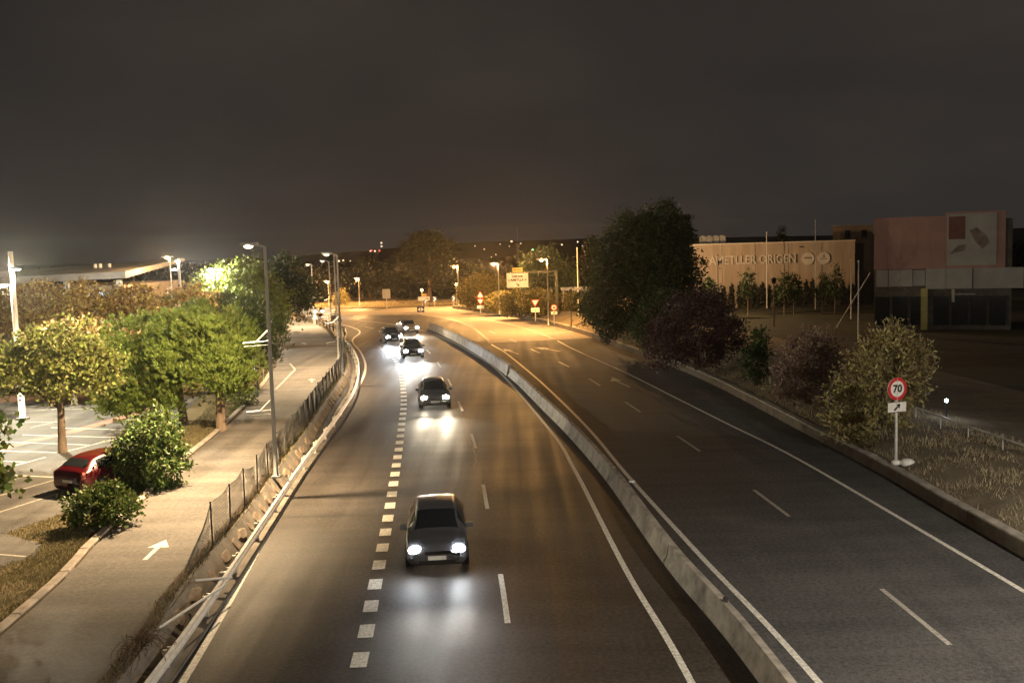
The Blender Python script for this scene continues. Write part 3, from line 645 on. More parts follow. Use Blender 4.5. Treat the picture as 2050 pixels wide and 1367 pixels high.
post(t, 2.2); disc(t, 1.85, .33, 'sign_white'); disc(t, 1.85, .33, 'sign_red', -.006, .005, 'red_ring', .25); text('40', .30, 'sign_black', t, (0, -.012, 1.85), bold=.012)
poly_plate(t, rect(-.33, .33, 1.10, 1.42), 'sign_white'); poly_plate(t, arrow_poly(0, 1.26, .28, R_(42), .03, .09), 'sign_black', -.008, .006, 'arrow')
def tri(cx, zc, r, up=True): return [(cx + r * math.cos(a), zc + r * math.sin(a) * 1.05) for a in [R_(d + (0 if up else 180)) for d in (90, 210, 330)]]
def triangle(t, zc, r, up): poly_plate(t, tri(0, zc, r, up), 'sign_red', 0, .02, 'red_triangle'); poly_plate(t, tri(0, zc, r * .70, up), 'sign_white', -.006, .005, 'white_triangle')
t = sign_root('yield triangle above a white plate on the right of the exit road', 2.75, 113.5, .55); post(t, 2.3); triangle(t, 2.15, .55, False)
poly_plate(t, rect(-.48, .48, 1.02, 1.52), 'sign_white'); poly_plate(t, rect(-.46, .46, 1.26, 1.28), 'sign_black', -.006, .005, 'border'); poly_plate(t, arrow_poly(.0, 1.15, .2, R_(42), .02, .07), 'sign_black', -.007, .006, 'arrow')
t = sign_root('two stacked red triangles above a plate before the left lamp of the exit', -4.0, 131, .5); post(t, 2.2); triangle(t, 2.35, .52, True); triangle(t, 1.6, .52, False)
poly_plate(t, arrow_poly(0, 2.3, .25, R_(60), .03, .08), 'sign_black', -.008, .006, 'symbol'); poly_plate(t, rect(-.45, .45, .62, 1.02), 'sign_white'); poly_plate(t, arrow_poly(.05, .82, .2, R_(42), .02, .07), 'sign_black', -.007, .006, 'arrow')
# cantilever direction board
t = sign_root('white direction board on a cantilever post over the exit road, reading Llerona', 5.43, 118, -.78, 0, 'direction sign', 'direction_sign'); t.scale = (1.168, 1.168, 1.168)
MB().box((0, 0, 3.45), (.26, .26, 4.9)).build('mast', 'pole_green', t)
am = MB(); am.box((-2.45, 0, 5.82), (4.7, .12, .12)); am.box((-.9, 0, 5.45), (.10, .10, .8)); am.box((-.45, 0, 5.45), (1.0, .10, .10)); am.build('cantilever_arm', 'pole_green', t)
MB().box((0, 0, 1.12), (.6, .6, .25)).build('footing', 'concrete', t)
poly_plate(t, rect(-5.03, -2.83, 4.30, 5.78), 'sign_board', -.14, .05); bd = MB()
for r in (rect(-5.03, -2.83, 4.30, 4.34), rect(-5.03, -2.83, 5.74, 5.78), rect(-5.03, -4.99, 4.34, 5.74), rect(-2.87, -2.83, 4.34, 5.74)): bd.prism(r, -.15, -.141)
bd.build('border', 'sign_back', t)
text('Llerona', .36, 'sign_black', t, (-3.93, -.148, 5.45), bold=.014); text("L'AMETLLA V", .32, 'sign_black', t, (-3.93, -.148, 5.06), bold=.014)
poly_plate(t, arrow_poly(-3.9, 4.60, .42, R_(-45), .045, .15), 'sign_black', -.15, .008, 'arrow')
poly_plate(t, rect(-4.40, -3.40, 5.86, 6.30), 'sign_yellow', -.12, .04, 'road_number_plate'); text('BV-1432', .21, 'sign_black', t, (-3.9, -.128, 6.08), bold=.006)
for x in (-4.6, -3.2): MB().box((x, -.05, 5.1), (.07, .07, 1.5)).build('bracket', 'galv', t)
# far signs
for k, (x, y, h, lab) in enumerate(((-13.4, 157.2, 1.35, 'blue and white chevron board partly behind the exit plate'), (-12.05, 158.0, 1.5, 'middle blue and white chevron board before the cedar trunks'), (-9.05, 158.2, 1.5, 'rightmost blue and white chevron board beside the wall end'))):
    t = sign_root(lab, x, y, .12); post(t, h); poly_plate(t, rect(-.34, .34, h - .75, h), 'sign_blue'); ch = [(-.26, h - .70), (0, h - .70), (.26, h - .375), (0, h - .05), (-.26, h - .05), (.0, h - .375)]; poly_plate(t, ch, 'sign_white', -.008, .006, 'chevron')
t = sign_root('long white exit plate with a small yellow plate on two posts', -12.6, 146, .0); post(t, 2.3, -.35); post(t, 2.3, .45); poly_plate(t, rect(-.95, .75, 1.65, 2.2), 'sign_white'); poly_plate(t, rect(-.35, .35, 2.25, 2.65), 'sign_yellow', 0, .02, 'top_plate'); poly_plate(t, arrow_poly(.35, 1.92, .5, 0, .04, .13), 'sign_black', -.006, .005, 'arrow')
t = sign_root('blue divider board with white arrows at the traffic island nose', -12.9, 142.5, .0); post(t, .5); poly_plate(t, rect(-.52, .52, .18, 1.0), 'sign_navy'); poly_plate(t, [(-.44, .55), (-.06, .28), (-.06, .86)], 'sign_white', -.006, .005, 'arrow'); poly_plate(t, [(.44, .55), (.06, .28), (.06, .86)], 'sign_white', -.006, .005, 'arrow')
t = sign_root('blank white panel on one post behind the exit wall', -6.5, 153.4, .1); post(t, 1.2); poly_plate(t, rect(-.62, .62, .95, 1.6), 'sign_white')
t = sign_root('large dark road sign seen from behind on the far verge', -19.4, 156, .0); post(t, 3.0); poly_plate(t, rect(-.62, .62, 1.6, 3.1), 'sign_back')
t = sign_root('back of a round sign beside the lamp at the end of the fence', -20.6, 112.0, ZL); post(t, 2.0); disc(t, 1.65, .42, 'sign_back', -.03)
t = sign_root('back of a triangular sign with plate behind the fence bend lamp', -18.2, 103.6, ZL); post(t, 2.2); poly_plate(t, tri(0, 1.55, .62), 'sign_back', -.03); poly_plate(t, rect(-.6, .6, .95, 1.18), 'sign_back', -.05, .02, 'plate')
t = sign_root('small yield triangle at the far left end of the service road', -29.96, 131.7, ZL); post(t, 1.3, m='pole_white'); poly_plate(t, tri(0, 1.3, .35, False), 'sign_white', -.02)
t = sign_root('small white triangle sign fixed low by the fourth banner lamp', -22.3, 113.4, ZL); post(t, .9, m='pole_white'); poly_plate(t, tri(0, .9, .4), 'sign_white', -.02)
t = sign_root('back of a small round sign on a white post beside the service road', -16.07, 63.8, ZL); post(t, 1.5, m='pole_white'); disc(t, 1.25, .26, 'pole_white', -.03)
t = sign_root('dark blue Sortida exit sign on two posts by the pine trunk', -14.75, 56.7, ZL, R_(-8), 'sign', 'exit_sign'); post(t, 1.75, -.95, 'sign_navy', .045); post(t, 1.75, .12, 'sign_navy', .045); poly_plate(t, rect(-.95, .16, 1.45, 1.75), 'sign_navy', -.03, .05)
text('Sortida', .20, 'sign_white', t, (-.48, -.036, 1.60)); poly_plate(t, arrow_poly(.02, 1.6, .18, R_(90), .02, .06), 'sign_white', -.036, .005, 'arrow')
t = sign_root('small lilac sign on a short post at the foot of the dark poplars', 8.75, 88, .75, R_(10), 'sign', 'info_sign'); post(t, .9, -.3, r=.03); poly_plate(t, rect(-.58, .58, .85, 1.22), 'sign_lilac', -.02); poly_plate(t, rect(-.5, .35, .93, .97), 'sign_navy', -.026, .005, 'text_line'); poly_plate(t, rect(-.5, .45, 1.06, 1.10), 'sign_navy', -.026, .005, 'text_line')
t = sign_root('thin dark pole beside the low wall, right of the gantry', 6.2, 103.5, .6, 0, 'pole', 'marker_pole'); post(t, 3.6, m='dark_metal', r=.05); MB().box((0, .04, 3.7), (.3, .15, .3)).build('cap', 'dark_metal', t)
# flag poles
for k, (x, y, h, lab, m) in enumerate(((33.6, 131.0, 9.9, 'tall white flag pole in front of the warehouse lettering', 'pole_white'), (38.6, 126.5, 11.2, 'tallest flag pole, crossing the gap between the two wall discs', 'pole_grey'), (37.4, 109.7, 6.4, 'left of the two pale poles at the warehouse right corner', 'pole_white'), (30.2, 86.7, 6.8, 'right of the two pale poles, nearer the oleanders', 'pole_white'), (24.5, 118, 7.3, 'dark slim pole before the first letters of the warehouse', 'dark_metal'), (7.55, 112, 8.6, 'tall pale pole left of the dark poplars', 'pole_white'))):
    t = thing('flag_pole', lab, 'pole', (x, y, .05)); MB().tube([(0, 0, 0), (0, 0, h)], [.075, .045], 8).build('shaft', m, t, True); MB().sphere((0, 0, h + .05), .09, 8, 5).build('finial', m, t, True)
t = thing('leaning_pole', 'leaning thin pole beside the pink building', 'pole', (31.6, 95, 0)); MB().tube([(-.6, 0, 0.5), (2.6, 0, 5.6)], .05, 6).build('shaft', 'pole_white', t)
t = thing('park_lantern', 'dark old style park lantern in the field before the warehouse', 'lantern', (27.1, 102.9, .05)); MB().tube([(0, 0, 0), (0, 0, 4.4)], [.09, .05], 8).build('pole', 'dark_metal', t); MB().box((0, 0, 4.65), (.3, .3, .45), 0, 1.5).build('lantern_cage', 'glass_dark', t); MB().box((0, 0, 4.98), (.6, .6, .2), 0, .3).build('cap', 'dark_metal', t)
t = thing('bollard_light', 'tiny bright white bollard lamp right of the oleander', 'lamp', (18.6, 42.5, .8)); MB().tube([(0, 0, 0), (0, 0, .95)], .05, 6).build('post', 'dark_metal', t); MB().sphere((0, 0, 1.02), .07, 8, 5).build('globe', 'glow_white', t); point(t, (0, 0, 1.2), 25, (.85, .9, 1), .05)

# ------------------------------------------------------------------ vegetation
def unit(v): return v / (np.linalg.norm(v, axis=1, keepdims=True) + 1e-9)
def leaf_quads(P, D, size, aspect, rng):
    """rhombic leaf at each P, growing along D, facing a random side"""
    n = len(P); D = unit(D); A = unit(np.cross(D, unit(rng.normal(size=(n, 3))))); s = size * rng.uniform(.65, 1.35, (n, 1))
    V = np.stack([P, P + D * s * .5 + A * s * aspect, P + D * s, P + D * s * .5 - A * s * aspect], 1).reshape(-1, 3)
    return V, np.arange(4 * n).reshape(-1, 4)
def lobes_clumps(lobes, dens, rng, shell=.55):
    C = []; O = []
    for (cx, cy, cz, rx, ry, rz) in lobes:
        n = max(4, int(dens * (rx * ry + ry * rz + rx * rz) / 3)); d = unit(rng.normal(size=(n, 3))); r = rng.uniform(shell, 1.0, (n, 1)) ** .6
        w = 1 + .16 * np.sin(d[:, :1] * 5 + cx) + .14 * np.sin(d[:, 1:2] * 6 + cy) + .1 * np.sin(d[:, 2:] * 7 + cz) + rng.normal(0, .06, (n, 1)) + .22 * (rng.random((n, 1)) < .05)
        C.append(np.array([cx, cy, cz]) + d * r * w * np.array([rx, ry, rz])); O.append(d)
    return np.vstack(C), np.vstack(O)
def foliage(name, parent, m, lobes, dens=26, per=26, spread=.34, size=.16, aspect=.3, droop=0.0, up=0.3, seed=1, shell=.5, zmin=None):
    rng = np.random.default_rng(seed); C, O = lobes_clumps(lobes, dens, rng, shell)
    k = len(C); P = np.repeat(C, per, 0) + rng.normal(size=(k * per, 3)) * spread * np.repeat(rng.uniform(.6, 1.3, (k, 1)), per, 0) * np.array([1, 1, .75])
    D = np.repeat(O, per, 0) * .7 + rng.normal(size=(k * per, 3)) * .8 + np.array([0, 0, up - droop])
    if zmin is not None: keep = P[:, 2] > zmin; P, D = P[keep], D[keep]
    V, F = leaf_quads(P, D, size, aspect, rng); return quick(name, V, F, m, parent)
def trunk(parent, h, r, limbs, m='bark', lean=(0, 0), fork=.55):
    mb = MB(); f = h * fork
    pts = [(0, 0, -.1), (lean[0] * .2, lean[1] * .2, f * .4), (lean[0] * .6, lean[1] * .6, f), (lean[0], lean[1], h)]; mb.tube(pts, [r * 1.25, r, r * .85, r * .35], 9)
    for (x, y, z) in limbs:
        a = Vector((lean[0] * .55, lean[1] * .55, f * random.uniform(.85, 1.15))); b = Vector((x, y, z)); c = a.lerp(b, .5) + Vector((random.uniform(-.2, .2), random.uniform(-.2, .2), .15)); mb.tube([a, c, b], [r * .5, r * .32, r * .1], 6)
    return mb.build('trunk', m, parent, True)
def tree(name, label, cat, base, lobes, m, tr=.16, fork=.5, bark='bark', group=None, seed=1, lean=(0, 0), **kw):
    """lobes in local coordinates"""
    t = thing(name, label, cat, base, 0, group); top = max(l[2] for l in lobes)
    trunk(t, top, tr, [(l[0] * .8, l[1] * .8, l[2]) for l in lobes[:7]], bark, lean, fork)
    foliage('crown', t, m, lobes, seed=seed, **kw); return t
def pine_crown(parent, lobes, m, dens, seed, L=.17, nb=16, w=.021, ntuft=9):
    rng = np.random.default_rng(seed); C, O = lobes_clumps(lobes, dens, rng, .66); k = len(C)
    rad = np.repeat(rng.uniform(.22, .40, (k, 1)), ntuft, 0); dd = unit(rng.normal(size=(k * ntuft, 3)) + np.array([0, 0, .75]))
    T = np.repeat(C, ntuft, 0) + dd * rad; ax = unit(dd * .7 + np.repeat(O, ntuft, 0) * .4 + np.array([0, 0, .75])); k = len(T)
    P = np.repeat(T, nb, 0); t = rng.uniform(0, .18, (k * nb, 1)); A = np.repeat(ax, nb, 0); P = P + A * t
    D = unit(A * 1.0 + rng.normal(size=(k * nb, 3)) * .5); S = unit(np.cross(D, rng.normal(size=(k * nb, 3)))); l = L * rng.uniform(.7, 1.2, (k * nb, 1))
    V = np.stack([P - S * w, P + S * w, P + D * l], 1).reshape(-1, 3); F = np.arange(3 * k * nb).reshape(-1, 3)
    return quick('crown', V, F, m, parent)
# --- left side
t = thing('stone_pine', 'broad bright pine nearest the service road, thick bare trunk', 'pine tree', (-13.62, 45.9, ZL))
trunk(t, 4.2, .21, [(-1.2, .3, 3.2), (1.0, -.2, 3.3), (.2, -1.2, 3.1), (-.3, 1.2, 3.4)], 'bark', (.1, 0), .62)
pine_crown(t, [(-.2, 0, 3.55, 2.0, 2.0, 1.75), (.75, -.3, 3.0, 1.15, 1.3, 1.25), (-1.3, .2, 3.9, 1.6, 1.6, 1.5), (.3, -.9, 2.7, 1.2, .8, .9)], 'leaf_pine', 60, 31)
t = thing('stone_pine', 'spreading bright pine left of the thick trunked pine, low drooping boughs', 'pine tree', (-16.0, 47.9, ZL))
trunk(t, 4.0, .19, [(-2.0, -.4, 2.6), (.9, -.3, 3.0), (-1.0, -1.4, 2.1), (-.6, .8, 3.6)], 'bark', (-.3, 0), .45)
MB().tube([(-1.35, 1.4, 0), (-1.3, 1.2, 1.4), (-1.0, .6, 3.0)], [.16, .14, .08], 8).build('second_trunk', 'bark', t, True)
pine_crown(t, [(-.9, -.2, 3.4, 2.2, 2.0, 2.0), (-2.5, -.5, 2.5, 1.5, 1.4, 1.4), (.35, -.3, 3.7, 1.7, 1.8, 1.7), (-1.2, -1.5, 1.95, 1.4, .9, 1.0), (-2.0, -1.2, 1.6, 1.2, .8, .8), (-.2, -1.8, 1.5, .8, .6, .6), (-2.7, -.9, 1.35, 1.1, .9, .8), (-1.5, -1.5, .95, 1.0, .8, .6)], 'leaf_pine', 60, 32)
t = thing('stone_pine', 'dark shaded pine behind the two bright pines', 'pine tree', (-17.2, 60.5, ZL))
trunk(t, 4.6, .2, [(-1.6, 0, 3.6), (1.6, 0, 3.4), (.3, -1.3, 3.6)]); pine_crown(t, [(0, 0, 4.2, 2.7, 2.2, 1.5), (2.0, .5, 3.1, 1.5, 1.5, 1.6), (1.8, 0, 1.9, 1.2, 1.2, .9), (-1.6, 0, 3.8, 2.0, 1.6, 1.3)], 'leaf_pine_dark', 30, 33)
tree('plane_tree', 'young plane tree in the car park with a flat lit crown', 'tree', (-19.13, 41.7, ZL), [(-1.7, 0, 3.6, 1.6, 1.5, 1.0), (0, .2, 4.2, 1.8, 1.6, 1.1), (1.3, .2, 3.75, 1.2, 1.2, .95), (.2, -.6, 3.25, 1.7, 1.0, .75), (-2.6, .3, 3.3, 1.0, 1.0, .8), (1.7, .5, 3.3, .9, .9, .9)], 'leaf_plane', .16, .5, seed=41, dens=46, per=36, size=.15, aspect=.42, spread=.26, lean=(.05, .1))
tree('plane_tree', 'dark tree branch reaching in at the left edge of the car park', 'tree', (-16.3, 27.4, ZL), [(1.0, .2, 2.2, 1.0, .8, .75), (1.3, .1, 3.3, .75, .7, .6), (.2, 0, 3.0, 1.2, 1.0, 1.5), (1.5, .2, 1.75, .55, .5, .35)], 'leaf_low', .13, .4, seed=42, dens=60, per=20, size=.2, aspect=.42, spread=.22)
BG = 'plane trees on the dirt behind the car park'
for k, (x, y, h, lab) in enumerate(((-35.6, 74, 6.9, 'brown lit plane tree at the far left of the row behind the car park'), (-31.3, 72, 6.6, 'second brown plane tree of the row, below the long roof'), (-28.0, 73, 6.3, 'third brown plane tree of the row, lit strongly on top'), (-24.6, 76, 6.0, 'fourth brown plane tree of the row, beside the white flood mast'), (-21.6, 70, 5.5, 'last brown plane tree of the row, above the dark pine'), (-24.6, 55.5, 4.9, 'brown plane tree standing in the car park behind the young plane'), (-20.6, 57.5, 5.0, 'low brown plane tree between young plane and bright pine'))):
    s = h / 6.5; pale = k >= 5
    tree('plane_tree', lab, 'tree', (x, y, ZL), [(-1.5 * s, 0, 4.3 * s, 1.7, 1.5, 1.3 * s), (.2, .2, 5.1 * s, 1.6, 1.5, 1.2 * s), (1.6 * s, 0, 4.2 * s, 1.6, 1.5, 1.3 * s), (0, -.8, 3.5 * s, 2.0, 1.2, 1.0 * s)], 'leaf_brown', .15, .45, 'bark_pale' if pale else 'bark', BG, 50 + k, dens=32, per=34, size=.20, aspect=.42, spread=.30)
tree('broadleaf_tree', 'large round green tree glowing from a lamp inside its crown', 'tree', (-24.2, 90, ZL), [(0, 0, 4.6, 3.0, 2.6, 2.6), (-2.3, 0, 4.0, 2.2, 2, 2.1), (2.2, 0, 3.4, 2.0, 2, 2.2), (-.8, 0, 6.0, 2.0, 1.8, 1.4), (1.4, .5, 5.3, 1.8, 1.7, 1.5), (2.6, -.4, 2.2, 1.3, 1.3, 1.2)], 'leaf_broad', .28, .35, seed=61, dens=30, per=34, size=.25, aspect=.36, spread=.40)
tree('broadleaf_tree', 'dark tall tree behind the round green tree', 'tree', (-24.0, 104, ZL), [(0, 0, 5.0, 2.4, 2.2, 2.6), (1.8, 0, 4.2, 2.2, 2, 2.4), (-1.8, 0, 4.6, 2, 2, 2.4)], 'leaf_dark', .25, .35, seed=62, dens=24, per=24, size=.32, aspect=.36, spread=.45)
def bush(name, label, base, lobes, m, seed, cat='bush', **kw):
    t = thing(name, label, cat, base); mb = MB(); zt = max(l[2] for l in lobes)
    for k in range(6):
        a = k * 1.05; mb.tube([(.1 * math.cos(a), .1 * math.sin(a), -.1), (.35 * math.cos(a), .35 * math.sin(a), zt * .9)], [.04, .015], 5)
    mb.build('stem', 'bark', t); foliage('leaves', t, m, lobes, seed=seed, **kw); return t
bush('hedge_bush', 'tall rounded hedge bush with drooping leaves beside the red car', (-12.8, 34.8, ZL), [(0, 0, 1.35, 1.05, 1.0, 1.15), (-.35, 0, .8, .85, .8, .8), (.4, -.1, .85, .8, .8, .8), (.15, 0, 1.9, .7, .7, .55)], 'leaf_hedge', 71, dens=150, per=22, size=.17, aspect=.2, spread=.14, droop=.9, shell=.75, zmin=.03)
bush('hedge_bush', 'low wide hedge bush in front of the red car', (-12.5, 29.6, ZL), [(-.3, 0, .6, .75, .7, .55), (.42, .1, .55, .62, .65, .52), (0, .2, .8, .6, .6, .4)], 'leaf_low', 72, dens=190, per=22, size=.12, aspect=.34, spread=.12, shell=.7, zmin=.03)
bush('roadside_shrub', 'small ragged shrub at the kerb below the Sortida sign', (-14.35, 53.3, ZL), [(-.3, -.6, .35, .45, .6, .4), (.1, .4, .45, .5, .7, .45)], 'leaf_low', 73, dens=90, per=16, size=.14, aspect=.25, spread=.14, zmin=.02)
# --- right side
t = tree('poplar_group', 'massive dark drooping tree right of the exit road, tallest in view', 'tree', (11.0, 81, .9), [(0, 0, 5.2, 3.3, 2.6, 4.6), (-1.6, -.4, 6.6, 2.2, 2.0, 3.0), (1.2, .3, 8.6, 2.2, 2, 2.3), (-2.6, -.3, 3.6, 2.1, 1.8, 3.0), (2.4, 0, 4.2, 2.1, 1.8, 3.2), (-.6, -.8, 8.6, 1.9, 1.6, 1.9), (2.3, .2, 6.6, 1.3, 1.3, 2.2)], 'leaf_dark', .3, .2, seed=81, dens=42, per=34, size=.24, aspect=.3, spread=.34, droop=.8, shell=.7, zmin=.1)
tree('cypress_tree', 'narrow dark tree against the warehouse left corner', 'tree', (14.6, 84, .8), [(0, 0, 4.5, .7, .8, 3.6), (.1, 0, 7.6, .55, .6, 2.6), (.1, 0, 9.4, .4, .4, 1.1)], 'leaf_dark', .16, .3, seed=82, dens=90, per=26, size=.2, aspect=.3, spread=.22, zmin=.1)
bush('tall_shrub', 'lighter green shrub growing up the front of the dark poplars', (10.9, 74.5, 1.0), [(0, 0, 2.2, 1.3, 1.1, 2.1), (-.8, .2, 1.4, 1.0, .9, 1.3), (.7, .1, 1.3, .9, .9, 1.2)], 'leaf_mid', 83, dens=70, per=26, size=.18, aspect=.3, spread=.22, zmin=0)
bush('purple_bush', 'wide purple leaved bush on the dry bank below the poplars', (11.6, 62.5, 1.0), [(0, 0, 2.4, 2.2, 1.8, 2.3), (-1.8, 0, 1.7, 1.4, 1.4, 1.6), (1.7, 0, 2.2, 1.4, 1.4, 1.7), (.4, -.3, 3.8, 1.2, 1.1, 1.0)], 'leaf_purple', 84, dens=60, per=30, size=.16, aspect=.32, spread=.25, zmin=0)
bush('tall_shrub', 'small upright bright green shrub at the end of the hand rail', (13.4, 54.6, 1.05), [(0, 0, 1.3, .65, .6, 1.3), (.1, 0, 2.2, .45, .45, .8)], 'leaf_mid', 85, dens=130, per=22, size=.16, aspect=.28, spread=.15, zmin=0)
bush('oleander', 'pink tinged oleander bush left of the yellow oleander', (14.35, 48.2, 1.0), [(0, 0, 1.7, 1.2, 1.1, 1.6), (-.7, -.1, 1.0, .75, .75, 1.0), (.8, .2, 1.9, .95, .9, 1.3)], 'leaf_pink', 86, dens=95, per=24, size=.19, aspect=.18, spread=.17, zmin=-.3)
bush('oleander', 'big yellow flecked oleander bush behind the speed limit sign', (15.3, 41.2, .9), [(0, 0, 2.1, 1.5, 1.3, 1.9), (-1.2, -.1, 1.1, 1.0, .9, 1.2), (1.0, 0, 2.6, 1.1, 1.0, 1.4), (.5, .1, 3.4, .8, .8, .8), (-1.4, -.5, .3, .7, .6, .6)], 'leaf_oleander', 87, dens=95, per=26, size=.20, aspect=.18, spread=.18, zmin=-.4)
bush('ground_shrub', 'low grey green plants along the wall below the oleanders', (14.1, 40.6, .6), [(0, -.6, .15, .35, 1.4, .3), (-.1, 1.6, .2, .4, 1.4, .35)], 'leaf_sodium', 88, dens=120, per=16, size=.1, aspect=.22, spread=.12, zmin=-.2)
tree('round_shrub', 'dark rounded tree left of the poplars, above the low wall', 'tree', (8.3, 97, .9), [(0, 0, 1.8, 1.7, 1.4, 1.7), (-.6, 0, 2.6, 1.1, 1, 1.1), (.9, 0, 1.4, 1.1, 1.1, 1.3)], 'leaf_dark', .15, .3, seed=89, dens=50, per=26, size=.2, aspect=.3, spread=.25, zmin=.05)
SB = (('shrub lit orange beside the sodium lamp left of the board', (-1.0, 131.5, .3), 1.9, 2.6, 91), ('tall orange lit shrub directly below the direction board', (1.0, 125, .3), 2.0, 3.0, 92), ('orange lit shrub behind the yield triangle sign', (3.2, 121, .4), 1.9, 3.2, 93), ('orange lit shrub behind the gantry post', (8.0, 121.5, .3), 1.7, 2.8, 94), ('leafy orange lit tree right of the lamp at the wall end', (-4.6, 141.5, .2), 2.4, 4.8, 95), ('dense orange lit tree between the two left sodium lamps', (-1.5, 142, .2), 2.6, 4.2, 96))
for lab, b, r, h, sd in SB: tree('roadside_tree', lab, 'tree', b, [(0, 0, h * .45, r, r * .8, h * .45), (-r * .5, 0, h * .6, r * .7, r * .7, h * .38), (r * .5, 0, h * .5, r * .7, r * .7, h * .4), (0, 0, h * .82, r * .5, r * .5, h * .25)], 'leaf_sodium', .12, .3, seed=sd, dens=34, per=24, size=.26, aspect=.34, spread=.3, zmin=.05)
tree('tall_tree', 'tall leafy tree above the gantry post, brown in sodium light', 'tree', (4.2, 130, .3), [(0, 0, 6.0, 2.2, 2, 2.8), (-1.5, 0, 4.6, 1.8, 1.8, 2.6), (1.6, 0, 4.8, 1.9, 1.8, 2.8), (3.0, 0, 3.6, 1.6, 1.6, 2.2)], 'leaf_dark', .2, .3, seed=97, dens=30, per=24, size=.28, aspect=.34, spread=.36)
tree('tall_tree', 'dark tree filling the gap between tall tree and cypress', 'tree', (9.8, 133, .2), [(0, 0, 3.8, 2.3, 2, 2.6), (-1.6, 0, 4.6, 1.8, 1.6, 2.2), (2, 0, 3.2, 2, 1.8, 2.2)], 'leaf_far', .2, .3, seed=98, dens=28, per=22, size=.3, aspect=.34, spread=.36)
tree('cypress_tree', 'pointed cypress behind the dark trees left of the poplars', 'tree', (11.7, 150, 0), [(0, 0, 5, 1.0, 1.0, 4.4), (0, 0, 8.2, .5, .5, 1.7)], 'leaf_far', .16, .3, seed=99, dens=60, per=20, size=.3, aspect=.3, spread=.25)
t = thing('cedar_tree', 'tall spreading cedar with layered boughs behind the exit signs', 'tree', (-13.6, 168, .1)); trunk(t, 10.8, .34, [(-3, 0, 7), (3, 0, 7.4), (-2.6, 0, 9), (2.6, 0, 9.3), (-3.4, 0, 5.2), (3.2, 0, 5)], 'bark', (.2, 0), .5)
foliage('crown', t, 'leaf_far', [(0, 0, 10.9, 2.6, 2, .9), (-1.6, 0, 9.6, 2.8, 2, .7), (1.8, 0, 9.8, 2.6, 2, .7), (-2.2, 0, 8.1, 3.2, 2, .7), (2.2, 0, 8.2, 2.8, 2, .7), (-2.6, 0, 6.5, 2.8, 2, .7), (2.4, 0, 6.3, 2.8, 2, .8), (0, 0, 5.0, 3.2, 2.2, .9), (2.6, 0, 3.4, 2.2, 2, 1.6)], 44, 26, .34, .30, .3, 0, .1, 101)
for k, (x, y, h, r, lab) in enumerate(((-39, 190, 5.6, 4.5, 'dark far tree behind the farthest banner lamp'), (-47, 182, 7.2, 4.5, 'tall dark far tree at the left end of the wood'), (-33, 196, 6.0, 4.6, 'dark far tree between the middle banner lamps'), (-27, 192, 7.4, 4.0, 'dark far tree with domed top right of the paired lamps'), (-22, 188, 5.4, 3.8, 'dark low far tree behind the lone sodium lamp'), (-18.5, 184, 6.2, 3.2, 'dark far tree just left of the cedar'), (-7.5, 178, 5.8, 3.4, 'dark far tree just right of the cedar'), (-56, 178, 7.0, 5, 'dark far tree behind the round green tree'))):
    tree('far_tree', lab, 'tree', (x, y, 0), [(0, 0, h * .55, r, 2.4, h * .42), (-r * .5, 0, h * .6, r * .6, 2, h * .36), (r * .5, 0, h * .5, r * .6, 2, h * .4), (0, 0, h * .85, r * .5, 1.5, h * .16)], 'leaf_far', .22, .3, group='far trees beyond the junction', seed=110 + k, dens=13, per=26, size=.5, aspect=.36, spread=.6)
tree('round_shrub', 'small rounded bush glowing orange on the far verge', 'bush', (-28.6, 168.2, .1), [(0, 0, 1.2, 1.4, 1.2, 1.1)], 'leaf_sodium', .1, .3, seed=120, dens=60, per=20, size=.25, spread=.25)
rng = np.random.default_rng(130)                  # far wood mass
P = np.column_stack([rng.uniform(-190, 140, 26000), rng.uniform(215, 260, 26000), rng.uniform(0, 1, 26000)]); P[:, 2] *= 5.0 + 1.4 * np.sin(P[:, 0] * .21) + 1.0 * np.sin(P[:, 0] * .53 + 1)
V, F = leaf_quads(P, rng.normal(size=P.shape), 1.5, .4, rng); tag(quick('far_wood', V, F, 'leaf_far'), 'dark wood along the horizon', 'wood', kind='stuff')
# park planting in front of the warehouse
for k, (x, y, h, lab) in enumerate(((28.5, 120, 5.6, 'first sapling before the warehouse, under the letters'), (32.3, 118, 5.2, 'second sapling, left of a close pair before the warehouse'), (33.6, 118.5, 4.9, 'third sapling, right of the close pair'), (36.8, 118, 4.9, 'fourth sapling, left of the tallest flag pole foot'), (38.0, 117, 5.7, 'fifth sapling, rightmost and tallest before the warehouse'), (23.0, 116, 5.0, 'sapling rising behind the purple bush'))):
    tree('sapling', lab, 'tree', (x, y, .05), [(0, 0, h * .62, .75, .7, h * .25), (.15, 0, h * .85, .4, .4, h * .16), (-.35, 0, h * .5, .45, .45, h * .15), (.5, 0, h * .8, .25, .25, h * .15)], 'leaf_dark', .05, .4, seed=140 + k, dens=46, per=16, size=.22, aspect=.3, spread=.2)
cyp = None
rng = np.random.default_rng(150)
for k in range(22):
    x = 24.2 + k * .98 + rng.uniform(-.15, .15); h = rng.uniform(2.6, 3.5)
    if cyp is None:
        t0 = thing('cypress_sapling', 'slim young cypress in the row along the warehouse wall', 'tree', (x, 131.6, .08), 0, 'young cypresses along the warehouse wall'); MB().tube([(0, 0, 0), (0, 0, 2.2)], [.05, .02], 5).build('trunk', 'bark', t0)
        foliage('crown', t0, 'leaf_far', [(0, 0, 1.6, .24, .24, 1.5)], 700, 8, .06, .2, .3, 0, .8, 151); cyp = t0
    else:
        c = cyp.copy(); COL.objects.link(c); c.location = (x, 131.6, .08); c.scale = (1, 1, h / 3.1)
        for ch in list(cyp.children): d = ch.copy(); COL.objects.link(d); d.parent = c
